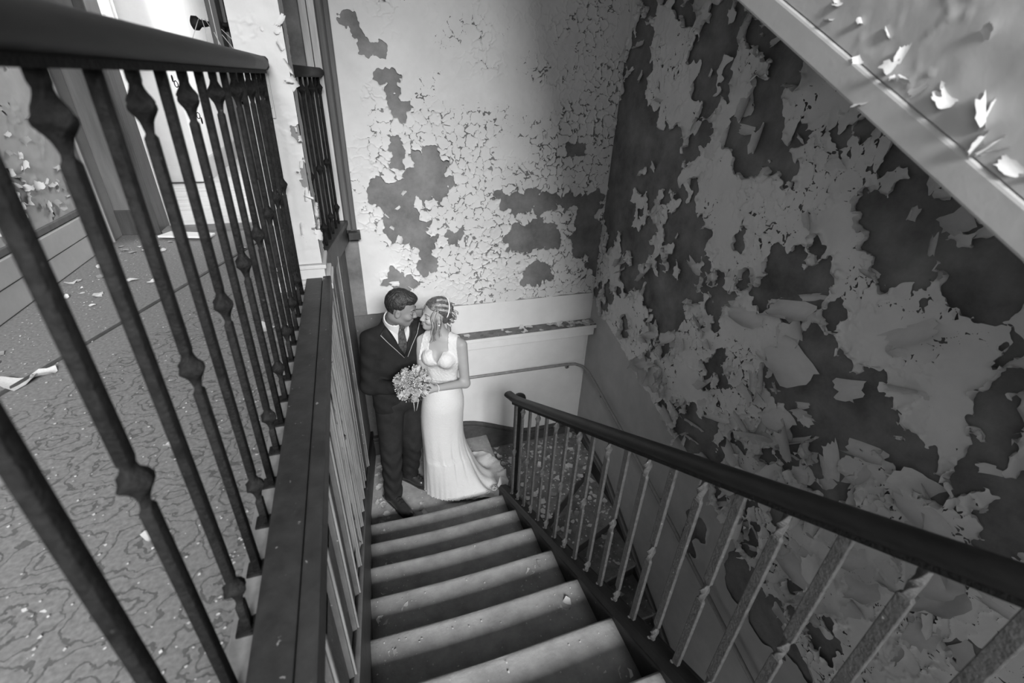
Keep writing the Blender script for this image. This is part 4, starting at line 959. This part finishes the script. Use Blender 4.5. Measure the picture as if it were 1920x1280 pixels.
# skirt: close to the knee, then flaring into the train spread over the landing
hem = [(.278, 2.90), (.30, 2.80), (.37, 2.735), (.47, 2.685), (.58, 2.665), (.70, 2.64), (.83, 2.605), (.91, 2.615), (.97, 2.70), (1.0, 2.82), (.99, 2.96), (.95, 3.10), (.85, 3.20), (.72, 3.17), (.58, 3.08), (.46, 3.04), (.36, 3.0), (.30, 2.95)]
cx, cy = .478, 2.845
ang = [math.atan2(y - cy, x - cx) for x, y in hem]; rad = [math.hypot(x - cx, y - cy) for x, y in hem]
o_ = np.argsort(ang); ang = np.array(ang)[o_]; rad = np.array(rad)[o_]
NT = 180; th = np.linspace(-PI, PI, NT, endpoint=False)
Rh = np.interp(th, np.concatenate((ang - 2 * PI, ang, ang + 2 * PI)), np.tile(rad, 3))
for _ in range(4): Rh = (np.roll(Rh, 1) + Rh * 2 + np.roll(Rh, -1)) / 4
lev = [(1.17, .100, .088, .466, 2.828), (1.10, .122, .104, .466, 2.832), (1.02, .146, .118, .466, 2.832), (.95, .158, .132, .464, 2.834), (.88, .163, .138, .460, 2.84), (.80, .165, .135, .455, 2.85), (.70, .164, .136, .452, 2.85), (.60, .162, .136, .452, 2.85), (.52, .163, .137, .455, 2.85), (.45, .167, .140, .460, 2.85), (.40, .172, .143, .465, 2.85)]
R_ = []
for h, rx, ry, x0, y0 in lev:
    ca, sa = np.cos(th), np.sin(th); r = 1 / np.sqrt((ca / rx) ** 2 + (sa / ry) ** 2)
    f = np.clip((.9 - h) / .6, 0, 1); r = r * (1 + .018 * f * np.sin(th * 7 + 1) + .012 * f * np.sin(th * 13))
    for t0, dp in ((-1.25, .07), (-.80, .05), (-.35, .06), (-1.75, .04)): r = r * (1 - dp * np.clip((.62 - h) / .25, 0, 1) * np.exp(-((th - t0 - .25 * (h - .4)) / .055) ** 2))
    bulge = np.clip((.72 - h) / .45, 0, 1) ** 1.6 * np.clip(np.cos(th - .35), 0, 1) * .05
    R_.append(np.stack((x0 + (r + bulge) * ca, y0 + (r + bulge * .7) * sa, np.full(NT, ZL + h)), 1))
rl = np.hypot(R_[-1][:, 0] - cx, R_[-1][:, 1] - cy)
for s_ in np.linspace(0, 1, 22)[1:]:
    r = rl + (Rh - rl) * s_ ** .95
    long_ = np.clip((Rh - .22) / .3, 0, 1)
    h = .40 * (1 - s_) ** (1.1 + 2.3 * long_) + .012
    fold = (np.sin(th * 9 + 2.5 * s_) * .5 + np.sin(th * 17 - 3 * s_) * .35) * (.010 + .020 * long_) * math.sin(PI * min(1, s_ * 1.05)) 
    ruf = .010 * np.sin(th * 46) * np.clip((s_ - .72) * 4, 0, 1) + .008 * vnoise(th * 30, np.full(NT, s_ * 8), 3) * np.clip((s_ - .6) * 3, 0, 1) + .030 * np.abs(np.sin(th * 12 + 4 * s_)) ** 2 * np.clip((s_ - .70) * 4, 0, 1) * np.clip((long_ - .05) * 3, 0, 1) * (np.sin(th) < .1)
    h = np.maximum(h + fold + np.abs(ruf), .006 if s_ < 1 else .004)
    r = r * (1 + .012 * np.sin(th * 23) * s_)
    R_.append(np.stack((cx + r * np.cos(th), cy + r * np.sin(th), ZL + h), 1))
b = MB(); b.rings([list(r) for r in R_], False); b.build('skirt', M['lace'], bride, True)
# gathered lace edging of the hem
b = MB(); rr = random.Random(4)
hp_ = R_[-1]
for k in range(0, NT, 2):
    p = hp_[k]; dirn = unit((p[0] - cx, p[1] - cy, 0))
    if p[1] > 2.9 or p[0] > .97: continue
    big_ = .5 + 1.0 * (p[0] > .55)
    for q in range(1):
        c0 = p - dirn * rr.uniform(0, .07) * big_ + A(0, 0, .012 + rr.uniform(0, .02) * big_); rr_ = rr.uniform(.008, .018) * big_; ph = rr.uniform(0, 6)
        b.tube([c0 + A(math.cos(a + ph) * rr_ * (1 - .06 * i), math.sin(a + ph) * rr_ * (1 - .06 * i), .003 * math.sin(3 * a)) for i, a in enumerate([.75 * i for i in range(9)])], .0032, 5)
b.build('hem_lace', M['lace'], bride, True, kind='stuff')
# hair
def bride_hair(P):
    q = ((P - b_head) @ RHb.T) / .87
    d = ellipsoid(q, (-.022, 0, .042), (.110, .088, .104)); d = smin(d, ellipsoid(q, (-.085, 0, -.02), (.055, .062, .065)), .04)
    d = d + .003 * np.sin(q[..., 1] * 150 + q[..., 2] * 60) * np.sin(q[..., 0] * 45)
    line = np.where(q[..., 0] > .015, .088 - .35 * np.abs(q[..., 1]), np.where(q[..., 0] > -.035, .02 + (q[..., 0] + .035) * .8, -.085))
    return smax(d, line - q[..., 2], .008)
hr = sdf_mesh('hair', bride_hair, b_head - .19, b_head + .17, .004, M['hair_dark'], bride)
g = lambda x, y, z: b_head + RHb.T @ (A(x, y, z) * .87)
rr = random.Random(8)
def sweep(name, mats, n, seed, thick):
    """strands combed back from the hairline over the crown to the pinned bun"""
    rr = random.Random(seed); bs = [MB(), MB()]; ctr = A(-.022, 0, .038)
    for k in range(n):
        f = rr.uniform(-1, 1); s_ = 1 if f > 0 else -1; a = A(.078 - .045 * f * f, .078 * f, .085 - .075 * abs(f) ** 1.6)
        a = a + A(-rr.uniform(0, .05), 0, .02 * rr.random()); e = A(-.115, .03 * f + rr.uniform(-.02, .02), -.03 + rr.uniform(-.03, .03)); P_ = []
        mid = A(-.03, .085 * f + .02 * s_, .075 - .05 * abs(f))
        for i in range(10):
            t = i / 9; v = (1 - t) ** 2 * a + 2 * t * (1 - t) * mid * 1.15 + t * t * e; q = v / A(.111, .089, .105); r_ = np.linalg.norm(q)
            P_.append(g(*(v / r_ * (1.0 + .035 * math.sin(PI * t)) + ctr)))
        bs[0 if math.sin(f * 19 + seed) + rr.uniform(-.7, .7) > .15 else 1].tube(P_, [thick * (.6 + .6 * math.sin(PI * t_ / 9)) for t_ in range(10)], 5)
    for nm, m_, b_ in zip(('strand_light', 'strand_dark'), mats, bs): b_.build(nm, m_, hr, True)
sweep('strands', (M['hair_light'], M['hair_dark']), 230, 5, .0024)
def strands(name, mat, n, seed, thick):
    rr = random.Random(seed); b = MB()
    for k in range(n):
        s_ = rr.choice((-1, 1, 1)); u = rr.random(); y0 = s_ * (.012 + .03 * u)
        a0 = rr.uniform(.02, .075); pts = []
        for i in range(9):
            t = i / 8; x = a0 * (1 - t) - .125 * t + .02 * math.sin(PI * t); yy = y0 * (1 - t) + s_ * (.084 * math.sin(PI * min(1, t * 1.1)) ) * (.35 + .65 * u) + s_ * .02 * t
            z = (.112 + .025 * (1 - u)) * (1 - t) + (-.03 - .05 * u) * t + .05 * math.sin(PI * t) * (1 - u)
            v = A(x + .022, yy, z - .042); e = math.sqrt((v[0] / .112) ** 2 + (v[1] / .090) ** 2 + (v[2] / .106) ** 2); sc_ = max(1.0, 1 / e) if t < .8 else 1
            v = v * (1.0 / e * (1.0 + rr.uniform(-.01, .03)) if t < .8 else sc_) + A(-.022, 0, .042)
            pts.append(g(*v))
        b.tube(pts, [thick * (.5 + math.sin(PI * min(.95, .1 + t / 8))) for t in range(9)], 5)
    return b.build(name, mat, hr, True)
for (cx_, cy_, cz_, r_, mt_) in ((-.135, -.03, .0, .034, 'hair_light'), (-.14, .03, -.01, .034, 'hair_light'), (-.125, 0, -.055, .036, 'hair_dark'), (-.15, .0, -.03, .030, 'hair_light'), (-.11, .05, -.06, .028, 'hair_light'), (-.11, -.05, -.06, .028, 'hair_dark'), (-.12, .0, .035, .030, 'hair_dark')):
    b = MB(); ph = rr.uniform(0, 6); ax2 = unit((rr.uniform(-.3, .3) - .6, rr.uniform(-.5, .5), .3)); u_ = unit(np.cross(ax2, A(.3, .2, 1))); v_ = np.cross(ax2, u_)
    for q in range(3):
        b.tube([g(*(A(cx_, cy_, cz_) + (u_ * math.cos(t + ph + q * 2) + v_ * math.sin(t + ph + q * 2)) * r_ * 1.2 * (1 - .045 * i) + ax2 * (.004 * i - .01 + .006 * q))) for i, t in enumerate([.45 * i for i in range(15)])], [.0075 * (1 - i / 22) for i in range(15)], 6)
    b.build('curl', M[mt_], hr, True)
def cmr(pts, k, f):
    q = [np.array(pts[min(max(k + j, 0), len(pts) - 1)]) for j in (-1, 0, 1, 2)]
    return .5 * (2 * q[1] + (q[2] - q[0]) * f + (2 * q[0] - 5 * q[1] + 4 * q[2] - q[3]) * f * f + (3 * q[1] - q[0] - 3 * q[2] + q[3]) * f ** 3)
for pts, nq in (([(.030, .064, .085), (.058, .072, .05), (.066, .080, .01), (.052, .088, -.05), (.060, .086, -.11), (.040, .084, -.16), (.050, .080, -.20)], 9), ([(.015, .072, .08), (.034, .088, .04), (.034, .094, -.01), (.022, .094, -.08), (.034, .094, -.14), (.020, .090, -.18)], 7),
                ([(.0, .084, .03), (-.012, .099, -.04), (.0, .097, -.10), (-.015, .09, -.15)], 5), ([(.052, -.066, .06), (.060, -.080, .0), (.045, -.086, -.07), (.055, -.084, -.12)], 5), ([(-.12, .03, -.08), (-.13, .04, -.14), (-.11, .05, -.19), (-.125, .05, -.23)], 7), ([(-.12, -.01, -.08), (-.14, .0, -.15), (-.13, .01, -.21)], 6)):
    bl, bd_ = MB(), MB()
    for q in range(nq):
        o2 = [rr.uniform(-.012, .012) for _ in range(3)]; ph = rr.uniform(0, 6); n_ = len(pts); P_ = []
        for i in range(3 * n_ - 2):
            k, f = divmod(i, 3); f /= 3; p0_ = np.array(pts[k]); p1_ = np.array(pts[min(k + 1, n_ - 1)]); u = i / (3 * n_ - 3); v = p0_ + (p1_ - p0_) * f
            P_.append(g(*(cmr(pts, k, f) + np.array(o2) * (.35 + 1.1 * u) * (1, .4, .3) + A(.006 * math.sin(7 * u + ph) * u, .003 * math.cos(6 * u + ph), 0))))
        (bl if q % 3 else bd_).tube(P_, [.0024 * (1 - .7 * i / len(P_)) for i in range(len(P_))], 5)
    bl.build('loose_strand', M['hair_light'], hr, True); bd_.build('loose_strand', M['hair_dark'], hr, True)
b = MB(); b.tube([g(-.062 - .02 * math.cos(a), .094 * math.sin(a), .045 + .098 * math.cos(a)) for a in np.linspace(-1.9, 1.9, 25)], .0042, 6); b.build('hair_band', M['pin'], hr, True)
b = MB(); e0 = b_head + RHb.T @ (A(.0, .083, -.05) * .87); b.lathe(e0, [(.001, -.007), (.006, -.002), (.006, .003), (.001, .007)], 8); b.build('earring', M['pin'], bride, True)
b = MB(); ax_ = unit(b_wrL - b_elL); u_ = unit(np.cross(ax_, A(0, 0, 1))); v_ = np.cross(ax_, u_)
b.rings([[b_wrL - ax_ * .015 + (u_ * math.cos(a) + v_ * math.sin(a)) * (.0275 + .0022 * math.cos(t)) + ax_ * .0022 * math.sin(t) for t in [2 * PI * k / 6 for k in range(6)]] for a in [2 * PI * k / 20 for k in range(20)]], False, True); b.build('bracelet', M['pin'], bride, True)

# ---- bouquet
bq = thing('bouquet', tuple(W(.235, 2.60, 1.12)), 'round bridal bouquet of pale roses and tiny white buds held between the couple', 'bouquet')
bc = W(.225, 2.575, 1.30); bd = unit((-.10, -.80, .58))
bu = unit(np.cross(bd, A(0, 0, 1))); bv = np.cross(bu, bd)
def rose_mesh(seed, dark):
    rr = random.Random(seed); b = bmesh.new()
    for ring, (n, r, h, op) in enumerate(((3, .32, 1.0, .05), (4, .60, .98, .2), (5, .88, .85, .5), (6, 1.08, .62, .8))):
        for k in range(n):
            a0 = 2 * PI * (k / n) + ring * .6 + rr.uniform(-.15, .15); wd = 2 * PI / n * .75; V = []
            for i in range(5):
                v = i / 4
                row = []
                for j in range(5):
                    u = j / 4 - .5; a = a0 + u * wd * (1 - .25 * v * v); ra = r * (.45 + .55 * math.sin(v * PI * .55)) * (1 + .12 * op * v ** 3) + .03 * ring; z = -.6 + (h + .6) * v - .22 * op * v ** 4 - .25 * (u * 2) ** 2 * v
                    row.append(b.verts.new((ra * math.cos(a), ra * math.sin(a), z)))
                V.append(row)
            for i in range(4):
                for j in range(4): b.faces.new((V[i][j], V[i][j + 1], V[i + 1][j + 1], V[i + 1][j]))
    me = bpy.data.meshes.new('rose'); b.to_mesh(me); b.free(); me.polygons.foreach_set('use_smooth', [True] * len(me.polygons)); me.materials.append(M['rose_dark' if dark else 'rose']); return me
roses = [rose_mesh(1, False), rose_mesh(2, False), rose_mesh(3, True), rose_mesh(4, False)]
rr = random.Random(17); pts = []
def on_ball(t, a, r):
    return bc + (bd * math.cos(t) + (bu * math.cos(a) + bv * math.sin(a)) * math.sin(t)) * r
b = MB()
b.lathe((0, 0, 0), [(.001, -.06), (.07, -.03), (.09, .02), (.07, .06), (.001, .08)], 14)
Rq = Matrix((Vector(bu), Vector(bv), Vector(bd))).transposed()
for v in b.b.verts: v.co = Rq @ v.co + Vector(bc)
b.build('greenery', M['leaf'], bq, True)
for k, (t, a) in enumerate([(0.05, 0), (.42, .4), (.45, 1.7), (.42, 2.9), (.45, 4.1), (.44, 5.3), (.85, 0.1), (.85, .95), (.88, 1.8), (.84, 2.6), (.86, 3.5), (.85, 4.4), (.86, 5.3), (1.25, .3), (1.28, 1.1), (1.25, 2.0), (1.25, 2.9), (1.28, 3.8), (1.25, 4.6), (1.25, 5.5)]):
    p = on_ball(t, a, .098); nrm = Vector(p - bc).normalized(); sc_ = rr.choice((.021, .024, .029, .034))
    o = bpy.data.objects.new('rose', roses[k % 4]); COL.objects.link(o); o.parent = bq
    o.matrix_local = Matrix.Translation(Vector(p) - bq.location) @ nrm.to_track_quat('Z', 'Y').to_matrix().to_4x4() @ Matrix.Rotation(rr.uniform(0, 6), 4, 'Z') @ Matrix.Diagonal((sc_, sc_, sc_, 1))
b = MB()
for k in range(270):
    t = rr.uniform(.1, 1.6); a = rr.uniform(0, 2 * PI); p = on_ball(t, a, .110 + rr.uniform(-.014, .018)); r_ = rr.uniform(.0022, .0045)
    bmesh.ops.create_icosphere(b.b, subdivisions=1, radius=r_, matrix=Matrix.Translation(p))
b.build('filler_buds', M['bud'], bq, True, kind='stuff')
for k in range(26):
    t = rr.uniform(.9, 1.7); a = 2 * PI * k / 26; p = on_ball(t, a, .105); q = on_ball(t + .1, a + rr.uniform(-.2, .2), .128); s_ = np.cross(unit(q - p), unit(p - bc)) * .014
    b = MB(); m_ = (p + q) / 2; b.rings([[p, p + s_ * .1, p + s_ * .05 + .001], [m_ - s_, m_ + s_, m_ + unit(p - bc) * .004], [q - s_ * .1, q + s_ * .1, q + .001]]); b.build('leaf', M['leaf'], bq, True)
b = MB(); b.tube([bc - bd * .04, bc - bd * .12, bc - bd * .20], [.022, .017, .020], 10); b.build('stem_wrap', M['lace'], bq, True)
for k in range(2):
    p = on_ball(1.5, 4.4 + .3 * k, .11); b = MB(); b.tube([p, p + A(.01 * k - .01, -.01, -.04), p + A(.02 * k - .02, -.005, -.085)], .0018, 5); b.build('ribbon', M['bud'], bq, True)

# ================================================================== FALLEN PAINT
def chip_mesh(seed, curl):
    rr = random.Random(seed); b = bmesh.new(); n = 9; N_ = 3
    rad = [rr.uniform(.6, 1.15) for _ in range(n)]; el = rr.uniform(.55, 1.0)
    c = b.verts.new((0, 0, .003)); prev = None; first = None; rings = []
    for k in range(1, N_ + 1):
        f = k / N_; row = []
        for i in range(n):
            a = 2 * PI * i / n; x = rad[i] * f * math.cos(a); y = rad[i] * f * math.sin(a) * el
            z = .003 + curl * x * x * .45 + .05 * math.sin(3 * a + seed) * f; row.append(b.verts.new((x, y, max(z, .003) if curl >= 0 else .05 + z)))
        rings.append(row)
    for i in range(n):
        b.faces.new((c, rings[0][i], rings[0][(i + 1) % n]))
        for k in range(N_ - 1): b.faces.new((rings[k][i], rings[k + 1][i], rings[k + 1][(i + 1) % n], rings[k][(i + 1) % n]))
    zmin = min(v.co.z for v in b.verts)
    for v in b.verts: v.co.z -= zmin - .002
    me = bpy.data.meshes.new('paint_chip'); b.to_mesh(me); b.free(); me.polygons.foreach_set('use_smooth', [True] * len(me.polygons)); return me
chips = []
for k in range(12):
    me = chip_mesh(200 + k, (.3, .9, 1.3, .6)[k % 4]); me.materials.append(M['chipdark' if k % 4 == 3 else 'chip']); chips.append(me)
cr_ = random.Random(77)
def chip(p, size, label, group):
    o = bpy.data.objects.new('paint_chip', chips[cr_.randrange(12)]); COL.objects.link(o)
    o.location = p; o.rotation_euler = (cr_.uniform(-.08, .08), cr_.uniform(-.08, .08), cr_.uniform(0, 6.28)); o.scale = (size, size, size * .9)
    return tag(o, label, 'paint chip', group)
def scatter_stuff(name, pts, mat, label, cat, smin_=.004, smax_=.012):
    b = bmesh.new()
    for p in pts:
        s_ = cr_.uniform(smin_, smax_); a = cr_.uniform(0, 6.28); k = cr_.choice((4, 5)); V = [b.verts.new((p[0] + s_ * cr_.uniform(.5, 1.1) * math.cos(a + 2 * PI * i / k), p[1] + s_ * cr_.uniform(.5, 1.1) * math.sin(a + 2 * PI * i / k), p[2] + .0012 + cr_.uniform(0, s_ * .35))) for i in range(k)]
        b.faces.new(V)
    me = bpy.data.meshes.new(name); b.to_mesh(me); b.free(); return tag(link(name, me, mat), label, cat, None, 'stuff')
# lower winding stair: deep litter
def winder_z(x, y):
    z = ZL - RI
    for i, (l, r) in enumerate(WL):
        if y < l + (r - l) * (x - .955) / (XR - .955): z = ZL - RI * (i + 2)
    return z
n = 0
while n < 190:
    x = cr_.uniform(.98, 1.93); y = cr_.uniform(1.0, 3.38) if n % 3 == 0 else cr_.uniform(2.3, 3.38)
    if cr_.random() < .35 and x < 1.25: continue
    chip((x, y, winder_z(x, y) + .001 + cr_.uniform(0, .012)), cr_.uniform(.013, .042), 'curled paint chip lying among the litter on the lower winding stair', 'paint chips on the lower stair'); n += 1
for k in range(58):
    x = cr_.uniform(XL + .04, .10); y = cr_.uniform(2.62, 3.3)
    if cr_.random() < .35: x = cr_.uniform(.0, .25); y = cr_.uniform(2.5, 2.75)
    chip((x, y, ZL + .001), cr_.uniform(.014, .04), 'paint chip on the half landing floor beside the panelled wall', 'paint chips on the half landing')
for k, (x, f) in enumerate([(-.12, 1), (-.10, 2), (-.14, 3), (-.05, 3), (-.12, 4), (-.06, 4), (-.13, 5), (-.09, 6), (.76, 2), (.78, 4), (.79, 5), (.76, 5), (.80, 6), (.74, 6), (.78, 6), (.70, 4), (.66, 5), (.81, 3)]):
    x += cr_.uniform(-.035, .015) if x > .3 else cr_.uniform(0, .06); y = nose_y(f) + .02 - cr_.uniform(.03, .24); chip((x, y, nose_z(f) - .004), cr_.uniform(.018, .04), 'paint chip %d cm from the %s end of the %s tread up' % (round(100 * ((x - XL) if x < .3 else (XS - x))), 'panelled wall' if x < .3 else 'railing', ('first', 'second', 'third', 'fourth', 'fifth', 'sixth')[f - 1]), 'paint chips on the stair treads')
for k in range(34):
    x = 1.95 - abs(cr_.gauss(0, .42))
    if x < .72: continue
    chip((x, cr_.uniform(3.335, 3.42), -.92), cr_.uniform(.018, .05), 'paint chip piled on the ledge of the back wall', 'paint chips on the ledge')
for k in range(46):
    y = cr_.uniform(1.4, 3.5); x = -1.43 + abs(cr_.gauss(0, .16))
    chip((x, y, .002), cr_.uniform(.012, .035), 'paint chip on the linoleum by the far landing wall', 'paint chips along the landing wall')
for (x, y, s_), wh in zip(((-.42, 2.02, .045), (-.95, 1.25, .05), (-1.17, 1.78, .06), (-1.12, 1.83, .05), (-.60, 1.3, .02), (-.55, .95, .02), (-.36, 1.5, .022), (-.37, 1.9, .02), (-.7, 3.2, .035), (-1.2, 3.3, .06), (-1.15, 3.25, .04)), ('midway along the landing railing', 'alone beyond the nearest long bar', 'large one on the floor seam at the left edge', 'beside the large chip on the floor seam', 'out past the third knotted bar', 'nearest the viewer between the bars', 'under the middle of the landing railing', 'at the railing foot nearer the pier', 'below the doorway threshold on the right', 'large one by the doorway jamb', 'smaller one by the doorway jamb')):
    chip((x, y, .002), s_, 'pale paint chip on the linoleum, ' + wh, 'paint chips on the linoleum')
pts = [(-1.0 + .62 * cr_.random(), cr_.uniform(.4, 3.4), .002) for _ in range(260)] + [(-.34 + .06 * cr_.gauss(0, 1), cr_.uniform(.4, 2.4), .004) for _ in range(160)] + [(-1.4 + abs(cr_.gauss(0, .2)), cr_.uniform(1.3, 3.5), .002) for _ in range(420)]
scatter_stuff('paint_crumbs', [p for p in pts if p[0] < -.335 or p[0] > -.345 and False], M['chip'], 'tiny paint crumbs strewn over the patterned linoleum', 'crumbs', .0015, .005)
pts = []
for _ in range(420):
    f = cr_.choice((1, 2, 3, 4, 5, 6, 7)); x = cr_.choice((XL + .04 + abs(cr_.gauss(0, .12)), .83 - abs(cr_.gauss(0, .12)), cr_.uniform(-.15, .82)))
    if -.15 < x < .83: pts.append((x, nose_y(f) + .02 - cr_.uniform(.03, .26), nose_z(f) - .001))
scatter_stuff('paint_crumbs', pts, M['chip'], 'tiny paint crumbs sprinkled over the stair treads', 'crumbs', .002, .006)
pts = []
for _ in range(900):
    x = cr_.uniform(.97, 1.94); y = cr_.uniform(1.0, 3.4); pts.append((x, y, winder_z(x, y) + .001))
scatter_stuff('paint_crumbs', pts, M['chip'], 'tiny paint crumbs over the lower winding stair', 'crumbs', .003, .014)
pts = [(cr_.uniform(XL + .03, .9), cr_.uniform(2.48, 3.38), ZL + .001) for _ in range(300)]
scatter_stuff('paint_crumbs', pts, M['chip'], 'tiny paint crumbs on the half landing around the couple', 'crumbs', .002, .007)
